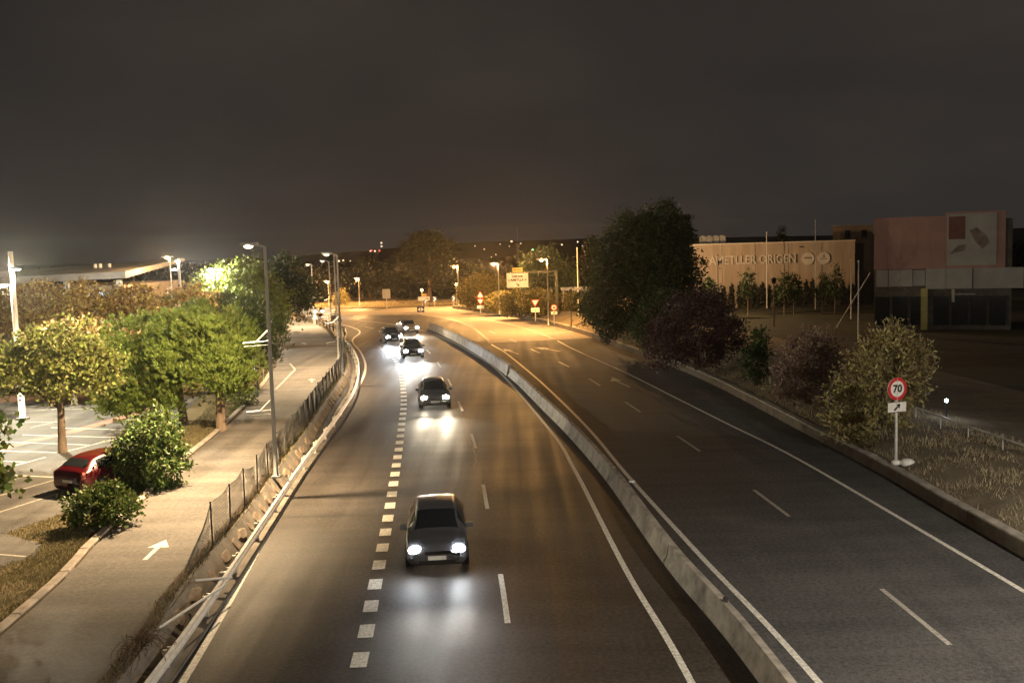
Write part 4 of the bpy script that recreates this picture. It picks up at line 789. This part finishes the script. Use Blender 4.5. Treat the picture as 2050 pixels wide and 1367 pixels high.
# grass
def grass(name, label, pts_fn, n, m, h, seed, w=.012, lean=.5):
    rng = np.random.default_rng(seed); P = pts_fn(rng, n); k = len(P); D = unit(np.column_stack([rng.normal(0, lean, k), rng.normal(0, lean, k), np.ones(k)])); S = unit(np.column_stack([rng.normal(size=k), rng.normal(size=k), np.zeros(k)])); l = h * rng.uniform(.4, 1.3, (k, 1))
    V = np.stack([P - S * w, P + S * w, P + D * l], 1).reshape(-1, 3); return tag(quick(name, V, np.arange(3 * k).reshape(-1, 3), m), label, 'grass', kind='stuff')
def bank_pts(rng, n):
    y = rng.uniform(16, 100, n) ** 1.0; q = np.interp(y, W_line.p[:, 1], W_line.s); x = np.interp(y, W_line.p[:, 1], W_line.p[:, 0]); u = rng.uniform(.35, 5.5, n)
    cl = np.sin(x * 3 + y * 2.1) + np.sin(y * 1.3 + u * 4) + rng.normal(0, .6, n); k = cl > -.4
    return np.column_stack([x + u, y, np.interp(u, [a for a, _ in prof], [b for _, b in prof]) - .02])[k]
grass('bank_grass', 'dry pale grass covering the right bank', bank_pts, 60000, 'blade_dry', .20, 160)
def strip_pts(rng, n):
    y = rng.uniform(18, 74, n); x1 = np.interp(y, S_left.p[:, 1], S_left.p[:, 0]) - .16; u = rng.uniform(0, 1, n) ** 1.4 * np.interp(y, [18, 26, 36, 46, 60, 74], [3.0, 1.3, 1.2, 1.5, 2.0, 3.5])
    return np.column_stack([x1 - u, y, np.full(n, ZL)])
grass('verge_grass', 'short dry grass between the car park and the service road', strip_pts, 42000, 'blade', .09, 161, .010)
def wedge_pts(rng, n):
    P = np.column_stack([rng.uniform(-16.4, -12.0, n), rng.uniform(24.6, 35.5, n)]); poly = lot_b; ins = np.zeros(n, bool)
    P += rng.normal(0, .12, P.shape); j = len(poly) - 1
    for i in range(len(poly)):
        xi, yi = poly[i]; xj, yj = poly[j]; c = ((yi > P[:, 1]) != (yj > P[:, 1])) & (P[:, 0] < (xj - xi) * (P[:, 1] - yi) / (yj - yi + 1e-9) + xi); ins ^= c; j = i
    Q = P - 0; keep = ~ins & (P[:, 0] < np.interp(P[:, 1], S_left.p[:, 1], S_left.p[:, 0]) - .2); return np.column_stack([Q[keep] + rng.normal(0, .10, (keep.sum(), 2)) * [1, 1], np.full(keep.sum(), ZL)])
grass('wedge_grass', 'short grass tongue beside the low hedge bush', wedge_pts, 30000, 'blade', .07, 164, .010)
def weeds(rng, n):
    y = rng.uniform(18, 110, n); x = np.interp(y, E_line.p[:, 1], E_line.p[:, 0]); return np.column_stack([x + rng.normal(-.16, .10, n), y, np.full(n, ZL + .03)])
grass('fence_weeds', 'dry weeds along the foot of the wire fence', weeds, 9000, 'blade', .16, 162, .012)
def far_pts(rng, n):
    return np.column_stack([rng.uniform(-45, 6, n), rng.uniform(161.5, 176, n), np.full(n, .12)])
grass('far_grass', 'orange lit rough grass on the far verge', far_pts, 16000, 'blade_dry', .35, 163, .04)

# ------------------------------------------------------------------ buildings
b = thing('warehouse', 'long beige panelled warehouse with raised lettering and two round emblems', 'building', (0, 134, 0))
x0, x1, zt = 19.5, 46.2, 8.6
pw = (x1 - x0) / 6
for k in range(6): MB().box((x0 + pw * (k + .5), .2, zt / 2), (pw - .05, .4, zt)).build('wall_panel', 'wall_beige', b)
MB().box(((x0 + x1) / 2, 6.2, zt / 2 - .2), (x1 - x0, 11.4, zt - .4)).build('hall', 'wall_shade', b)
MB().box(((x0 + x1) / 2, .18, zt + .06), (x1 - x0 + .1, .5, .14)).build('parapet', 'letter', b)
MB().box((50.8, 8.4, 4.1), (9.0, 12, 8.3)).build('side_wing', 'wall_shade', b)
tx = text('AMETLLER ORIGEN', 1.62, 'letter', b, (32.45, -.16, 6.42), 'wall_lettering', .14, bold=.02)
w_ = max(v.co.x for v in tx.data.vertices) - min(v.co.x for v in tx.data.vertices); tx.scale = (11.55 / w_, 1.0, 1)
for k, (x, word) in enumerate(((39.85, ''), (41.95, ''))):
    d = MB(); n = 28; d.prism([(math.cos(2 * math.pi * i / n) * .82, math.sin(2 * math.pi * i / n) * .82) for i in range(n)], -.22, -.03); o = d.build('round_emblem', 'letter', b); o.location = (x, 0, 6.4)
    if k == 0: MB().box((x, -.235, 6.5), (1.0, .02, .22)).build('emblem_mark', 'wall_shade', b)
    else: MB().prism([(x - .22, 6.5), (x + .22, 6.5), (x, 7.0)], -.24, -.225).build('emblem_mark', 'wall_shade', b); MB().box((x, -.235, 6.32), (.9, .02, .12)).build('emblem_mark', 'wall_shade', b)
MB().box((38.9, -.12, 8.0), (.3, .25, .18)).build('wall_light', 'dark_metal', b)
for k, x in enumerate((27.6, 28.5, 29.4, 30.3)):
    u = MB().box((x, 9, 9.15), (.8, 1.2, 1.2)); u.tube([(x, 9, 9.75), (x, 9, 9.9)], .3, 10); u.build('rooftop_unit', 'wall_white', b)
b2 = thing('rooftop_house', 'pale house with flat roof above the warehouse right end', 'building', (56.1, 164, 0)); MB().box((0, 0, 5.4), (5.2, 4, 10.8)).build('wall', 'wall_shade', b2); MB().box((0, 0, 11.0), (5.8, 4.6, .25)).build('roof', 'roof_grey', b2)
for x in (-1.5, 1.2): MB().box((x, -2.02, 9.6), (.9, .06, 1.3)).build('window', 'glass_dark', b2)
tree('cypress_tree', 'small dark conifer peeking over the warehouse roof', 'tree', (46.3, 170, 0), [(0, 0, 6, 1.2, 1.2, 4.0), (0, 0, 9.2, .6, .6, 1.6)], 'leaf_far', .15, .3, seed=171, dens=40, per=18, size=.3, spread=.25)
p = thing('pink_building', 'dim pink clad building with white band and poster at the right edge', 'building', (34.9, 96, 0), R_(-21))
for k in range(5): MB().box((.62 + k * 1.25, .15, 8.3), (1.24, .3, 4.9)).build('cladding_panel', 'wall_pink', p)
MB().box((8.8, .15, 8.45), (5.1, .3, 5.25)).build('cladding_panel', 'wall_pink', p)
for k, x in enumerate((.75, 1.85, 2.9)): MB().box((x, .1, 5.0), (1.04, .3, 1.6)).build('band_panel', 'wall_white', p)
MB().box((4.0, .22, 5.0), (1.1, .25, 1.5)).build('band_panel', 'wall_white', p); MB().box((6.6, .1, 4.9), (4.0, .3, 1.9)).build('band_panel', 'wall_white', p); MB().box((10.8, .2, 4.9), (4.2, .3, 1.9)).build('band_panel', 'wall_white', p)
MB().box((6.0, 5.3, 5.2), (11.9, 10, 10.3)).build('hall', 'concrete_dark', p)
MB().box((4.5, .05, 2.05), (.58, .5, 3.9)).build('column', 'column_yellow', p); MB().box((7.0, -.05, 3.3), (.26, .25, 1.2)).build('column', 'wall_white', p); MB().box((8.0, -.05, 3.45), (1.8, .1, .1)).build('canopy_bar', 'wall_white', p)
MB().box((8.5, -.06, 8.5), (4.2, .06, 4.8)).build('poster', 'wall_white', p); MB().box((7.25, -.10, 9.6), (1.4, .02, 2.1)).build('poster_block', 'poster_red', p)
for k in range(7): MB().box((.8 + k * 1.6 + (.4 if k > 2 else 0), .05, 1.9), (1.3, .3, 2.7)).build('shop_window', 'glass_dark', p)
for q in ([(6.6, 7.2), (7.4, 8.0), (8.1, 8.1), (7.9, 7.5), (7.3, 7.3)], [(8.3, 9.3), (8.9, 9.6), (9.7, 8.9), (10.0, 8.2), (9.4, 7.6), (8.8, 8.3)]): MB().prism(q, -.12, -.10).build('poster_print', 'poster_dark', p)
l = thing('sports_hall', 'wide pale roofed hall behind the brown plane trees at left', 'building', (0, 112, ZL))
rf = MB(); rf.add([(-75, -2, 5.2), (-42.2, -2, 6.0), (-42.2, -2, 6.75), (-75, -2, 5.95), (-75, 22, 5.6), (-43.4, 22, 7.6), (-43.4, 22, 8.0), (-75, 22, 6.6)], [(0, 1, 2, 3), (3, 2, 6, 7), (1, 5, 6, 2), (4, 7, 6, 5), (0, 4, 5, 1), (0, 3, 7, 4)]); rf.build('roof', 'roof_grey', l)
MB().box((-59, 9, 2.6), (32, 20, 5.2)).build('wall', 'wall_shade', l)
for x in (-43.2, -49, -55): MB().box((x, -1.4, 2.9), (.5, .5, 5.8)).build('column', 'wall_white', l)
for x in (-46.2, -51): MB().box((x, -1.05, 4.3), (3.2, .05, .5)).build('lit_window', 'glass_lit', l)
for k, x in enumerate((-49.6, -49.0, -47.9)): MB().tube([(x, 8, 6.1), (x, 8, 7.6)], .22, 8).build('roof_vent', 'wall_white', l)
sh = thing('petrol_canopy', 'low building with white canopy edge behind the lamp lit shrubs', 'building', (9.2, 128, 0)); MB().box((0, 0, 3.55), (5.6, 3, .35)).build('canopy', 'wall_white', sh); MB().box((0, 1.6, 1.8), (5.2, .2, 3.0)).build('wall', 'wall_white', sh)
for x in (-2.5, 2.5): MB().box((x, -1.2, 1.8), (.2, .2, 3.3)).build('column', 'wall_white', sh)
sp = thing('brick_hut', 'small orange lit hut with pale band seen under the poplars', 'building', (11.8, 112, 0)); MB().box((0, 0, 1.5), (4.4, 2, 3.0)).build('wall', 'wall_beige', sp); MB().box((0, -.05, 3.0), (4.6, 2.2, .5)).build('band', 'wall_white', sp); MB().box((0, .3, 4.1), (2.6, 1.6, 1.7)).build('upper_wall', 'poster_red', sp)
for x in (-.9, .1, 1.0): MB().box((x, -1.2, 1.1), (.09, .09, 2.2)).build('post', 'pole_white', sp)

# ------------------------------------------------------------------ cars
ST = np.array([(-2.10, .38, .52, .70, .78, .55, .70, .60), (-2.03, .28, .52, .88, .97, .70, .82, .70), (-1.86, .22, .52, .92, 1.08, .72, .86, .68), (-1.45, .20, .52, .93, 1.34, .72, .87, .59), (-1.0, .19, .52, .93, 1.44, .72, .87, .58), (-.3, .19, .52, .92, 1.46, .72, .87, .58), (.3, .19, .52, .91, 1.41, .72, .87, .57), (.75, .19, .52, .90, 1.22, .72, .87, .59), (1.15, .19, .52, .88, .99, .72, .87, .66), (1.6, .21, .52, .82, .90, .72, .86, .68), (1.95, .25, .50, .70, .78, .66, .79, .63), (2.09, .34, .46, .57, .62, .50, .64, .50)])
def car_ring(r): x, zb, zm, zl, zt, wb, ww, wt = r; return np.array([(x, 0, zb), (x, wb, zb), (x, ww, zb + .12), (x, ww, zm), (x, ww * .97, zl), (x, wt, zt - .05), (x, wt * .72, zt), (x, 0, zt + .015)])
RG = np.array([car_ring(r) for r in ST])
def crm(P, t):
    n = len(P); i = int(min(max(math.floor(t), 0), n - 2)); f = t - i; g = lambda k: P[min(max(k, 0), n - 1)]; a, b_, c, d = g(i - 1), g(i), g(i + 1), g(i + 2)
    k = .7; m1, m2 = (c - a) * .5 * k, (d - b_) * .5 * k
    return (2 * f ** 3 - 3 * f ** 2 + 1) * b_ + (f ** 3 - 2 * f ** 2 + f) * m1 + (-2 * f ** 3 + 3 * f ** 2) * c + (f ** 3 - f ** 2) * m2
def car_pt(s, t): return crm([crm([RG[i, j] for i in range(len(ST))], s) for j in range(8)], t)
_cache = {}
def cpt(s, t):
    k = (round(s, 3), round(t, 3))
    if k not in _cache: _cache[k] = car_pt(s, t)
    return _cache[k]
def car_patch(s0, s1, t0, t1, ns, nt, off, sides=(1, -1)):
    V = []; F = []; S = np.linspace(s0, s1, ns); T = np.linspace(t0, t1, nt)
    for sg in sides:
        o = len(V)
        for s in S:
            for t in T:
                p = cpt(s, t); e = 1e-2; s_ = min(max(s, e), len(ST) - 1 - e); t_ = min(max(t, e), 7 - e)
                n = np.cross(cpt(s_ + e, t_) - cpt(s_ - e, t_), cpt(s_, t_ + e) - cpt(s_, t_ - e)); n = n / (np.linalg.norm(n) + 1e-9)
                if off:
                    p = p + n * off
                V.append((p[0], sg * p[1], p[2]))
        for i in range(ns - 1):
            for j in range(nt - 1):
                q = (o + i * nt + j, o + (i + 1) * nt + j, o + (i + 1) * nt + j + 1, o + i * nt + j + 1); F.append(q if sg > 0 else q[::-1])
    return V, F
nrm_sign = 1 if np.cross(cpt(5.1, 3.5) - cpt(4.9, 3.5), cpt(5, 3.6) - cpt(5, 3.4))[1] > 0 else -1
_meshes = {}
def car_meshes():
    mb = MB(); V, F = car_patch(0, 11, 0, 7, 45, 29, 0); mb.add(V, F)
    nt = 29
    for s_ in (0, 44):
        for base in (0, 45 * nt): mb.f.append(tuple(base + s_ * nt + j for j in range(nt)))
    _meshes['body'] = mb
    def P(*a): m = MB(); V, F = car_patch(*a); return m.add(V, F)
    o = .006 * nrm_sign
    _meshes['windscreen'] = P(6.25, 7.85, 5.25, 7, 8, 8, o); _meshes['rear_window'] = P(2.15, 2.95, 5.3, 7, 6, 8, o)
    for sg in (1, -1):
        _meshes['front_side_window', sg] = P(5.0, 6.9, 4.22, 4.86, 9, 5, o, (sg,)); _meshes['rear_side_window', sg] = P(3.3, 4.85, 4.22, 4.86, 8, 5, o, (sg,))
        _meshes['head_glass', sg] = P(9.75, 10.75, 3.35, 4.7, 6, 5, o, (sg,)); _meshes['tail_glass', sg] = P(.55, 1.55, 3.55, 4.75, 6, 5, o, (sg,))
car_meshes()
def wheel(t, x, sg):
    w = thing_part = None
    ty = MB(); n = 20
    for r, y0, y1 in ((.31, .0, .2),):
        ty.tube([(x, sg * .68, .31), (x, sg * .885, .31)], [.31, .30], n)
    w = ty.build('wheel', 'tyre', t); rm = MB().tube([(x, sg * .86, .31), (x, sg * .893, .31)], [.20, .18], 14); rm.build('rim', 'rim', w); return w
def car(label, x, y, z, rz, paint, head=None, power=0, hcol=(1, 1, 1), reach=58, sc=1.0, plate=True, name='car'):
    t = thing(name, label, 'car', (x, y, z), rz); t.scale = (sc, sc, sc)
    _meshes['body'].build('body', paint, t, True)
    for k in ('windscreen', 'rear_window'): _meshes[k].build(k, 'glass_dark', t, True)
    for sg in (1, -1):
        for k in ('front_side_window', 'rear_side_window'): _meshes[k, sg].build(k, 'glass_dark', t, True)
        _meshes['tail_glass', sg].build('tail_light', 'lamp_red_glass', t, True)
    for wx in (-1.28, 1.30):
        for sg in (1, -1): wheel(t, wx, sg)
    for sg in (1, -1):
        for wx in (-1.28, 1.30): MB().tube([(wx, sg * .84, .33), (wx, sg * .876, .33)], .36, 18).build('wheel_arch', 'sign_black', t)
        MB().box((.72, sg * .95, .98), (.12, .2, .13)).build('mirror', paint, t)
    MB().box((-2.10, 0, .60), (.02, .50, .11)).build('number_plate', 'plate', t); MB().box((2.10, 0, .45), (.02, .50, .11)).build('number_plate', 'plate', t)
    MB().box((0, 0, .26), (3.8, 1.5, .12)).build('underbody', 'sign_black', t)
    MB().box((2.075, 0, .33), (.04, 1.0, .10)).build('air_intake', 'sign_black', t); MB().box((2.06, 0, .585), (.06, .66, .085)).build('badge_grille', 'sign_black', t)
    if head:
        for sg in (1, -1):
            MB().sphere((2.0, sg * .60, .66), .16, 12, 8, (.5, 1.15, .8)).build('headlight', head, t, True)
            d = bpy.data.lights.new('headlight_beam', 'SPOT'); d.energy = power; d.color = hcol; d.spot_size = R_(reach); d.spot_blend = 1.0; d.shadow_soft_size = .07
            o = bpy.data.objects.new('headlight_beam', d); COL.objects.link(o); o.parent = t; o.location = (2.25, sg * .60, .66); o.rotation_euler = (0, R_(-90 + 3), 0); o.scale = (.42, 1.3, 1)
    else:
        for sg in (1, -1): _meshes['head_glass', sg].build('headlight', 'lamp_clear_glass', t, True)
    return t
def road_car(label, ln, y, off, paint, head, power, hcol, sc=1.0):
    q = ln.s_at_y(y); p = ln.at(q) + ln.nrm(q) * off; d = ln.nrm(q); ang = math.atan2(d[1], d[0]) - math.pi / 2     # towards the camera
    return car(label, p[0], p[1], .0, ang, paint, head, power, hcol, sc=sc)
HP = 420
road_car('dark car with lit headlights in the middle lane nearest the camera', L_lane, 29.0, -1.72, 'car_slate', 'glow_head', HP, (1, .93, .82))
road_car('dark car with lit headlights, second nearest on the highway', L_lane, 57.5, -1.45, 'car_slate', 'glow_head_warm', HP * 3, (1, .84, .6))
road_car('grey car with warm headlights straddling the short dashes in the bend', L_lane, 84.2, -1.7, 'car_grey', 'glow_head', HP * 8, (1, .95, .85))
road_car('dark car with cold headlights behind the grey car in the bend', L_lane, 99.0, -2.2, 'car_black', 'glow_head', HP * 8, (.85, .93, 1))
road_car('farthest car of the bend with warm headlights, beside the barrier', L_lane, 108.5, 1.7, 'car_silver', 'glow_head_warm', HP * 5, (1, .85, .6))
car('white van like car with glaring lights at the far left junction', -29.0, 143.5, 0, R_(-40), 'car_white', 'glow_head', HP * 8, (.85, .95, 1), sc=1.05)
rc = car('parked red hatchback behind the hedge bushes in the car park', -14.45, 35.3, ZL, R_(63), 'car_red', name='parked_car', sc=.92)
car('parked silver car on the dirt at the left edge', -29.9, 61.5, ZL, R_(10), 'car_silver', name='parked_car')

# blue rack, litter, town lights, masts
r = thing('blue_rack', 'blue metal frame rack behind the thick pine trunk', 'rack', (-17.2, 58.8, ZL))
for x in (-1.0, 0, 1.0): q = MB(); q.bar((x, -.5, 0), (x, 0, 1.1), .06); q.bar((x, .5, 0), (x, 0, 1.1), .06); q.build('frame_leg', 'blue_metal', r)
MB().bar((-1.1, 0, 1.1), (1.1, 0, 1.1), .06).build('top_bar', 'blue_metal', r); MB().box((-.3, .1, .6), (1.5, .05, .7)).build('panel', 'blue_metal', r)
o = MB().box((0, 0, .03), (.22, .16, .06)).build('litter', 'litter'); o.location = (4.35, 36.8, .012); tag(o, 'scrap of white litter right of the median barrier', 'litter')
o = MB().tube([(0, 0, 0), (.12, .05, .55)], .05, 6).build('marker_stake', 'green_glow_tape'); o.location = (8.9, 79.5, .95); tag(o, 'short bright green stake below the lilac sign', 'stake')
tl = MB().sphere((0, 0, 0), 1.0, 6, 4); t0 = None
rng = np.random.default_rng(200)
spots = [(-150, 1.2), (-146, 1.5), (-140, 1), (-122, 9), (-118, 9), (-88, 4), (-60, 2), (-56, 3), (-52, 2), (-30, 11), (-22, 8), (-8, 12), (0, 10), (2, 14), (10, 12), (-16, 1), (-12, 3), (46, 10), (60, 12), (64, 8), (90, 13), (100, 11), (-200, 1), (-215, 2), (-190, 3), (-66, 1), (20, 6), (30, 8)]
for k, (x, z) in enumerate(spots):
    s = rng.uniform(.8, 1.6)
    if t0 is None: t0 = tl.build('town_light', 'glow_town'); o = t0
    else: o = bpy.data.objects.new('town_light', t0.data); COL.objects.link(o)
    o.location = (x * 1.0, 880, z + 1); o.scale = (s * .5, s * .5, s * .5); tag(o, 'tiny light of the distant town on the hills', 'light', 'lights of the distant town')
for k, (x, z, m, lab) in enumerate(((-112, 17, 'glow_town', 'topmost white light of the distant mast'), (-112, 14, 'glow_town', 'middle white light of the distant mast'), (-121, 10.5, 'glow_red', 'red distant light left of the white mast lights'), (-114, 10.2, 'glow_red', 'red distant light below the white mast lights'), (20.5, 7.3, 'glow_green', 'green distant light left of the radio tower'))):
    o = MB().sphere((0, 0, 0), .7, 6, 4).build('beacon_light', m); o.location = (x, 880, z); tag(o, lab, 'light')
rt = thing('radio_tower', 'thin lattice radio tower behind the direction board', 'tower', (3.3, 400, 0)); q = MB()
for a, b_ in (((-.9, 0, 0), (-.2, 0, 10.5)), ((.9, 0, 0), (.2, 0, 10.5)), ((0, .9, 0), (0, .2, 10.5)), ((0, 0, 10), (0, 0, 17))): q.bar(a, b_, .12)
for k in range(8): z = k * 1.25; w = .9 - .085 * k; q.bar((-w, 0, z), (w - .08, 0, z + 1.25), .07); q.bar((w, 0, z), (-w + .08, 0, z + 1.25), .07)
q.build('lattice', 'wall_white', rt); MB().box((.4, 0, 9.8), (.8, .4, .9)).build('antenna', 'wall_white', rt); MB().box((-.5, 0, 10.3), (.5, .4, .7)).build('antenna', 'wall_white', rt)

# ------------------------------------------------------------------ thin haze, added to give the lamps soft halos
hz = MB().box((0, 725, 18), (2840, 1600, 46))
hm = bpy.data.materials.new('haze'); hm.use_nodes = True; hn = hm.node_tree; hn.nodes.clear(); M['haze'] = hm
ho_ = hn.nodes.new('ShaderNodeOutputMaterial'); hv = hn.nodes.new('ShaderNodeVolumePrincipled'); hv.inputs['Density'].default_value = .00011; hv.inputs['Color'].default_value = (.92, .92, .92, 1); hv.inputs['Anisotropy'].default_value = .88
hn.links.new(hv.outputs[0], ho_.inputs['Volume']); haze = hz.build('haze', 'haze'); haze['kind'] = 'stuff'
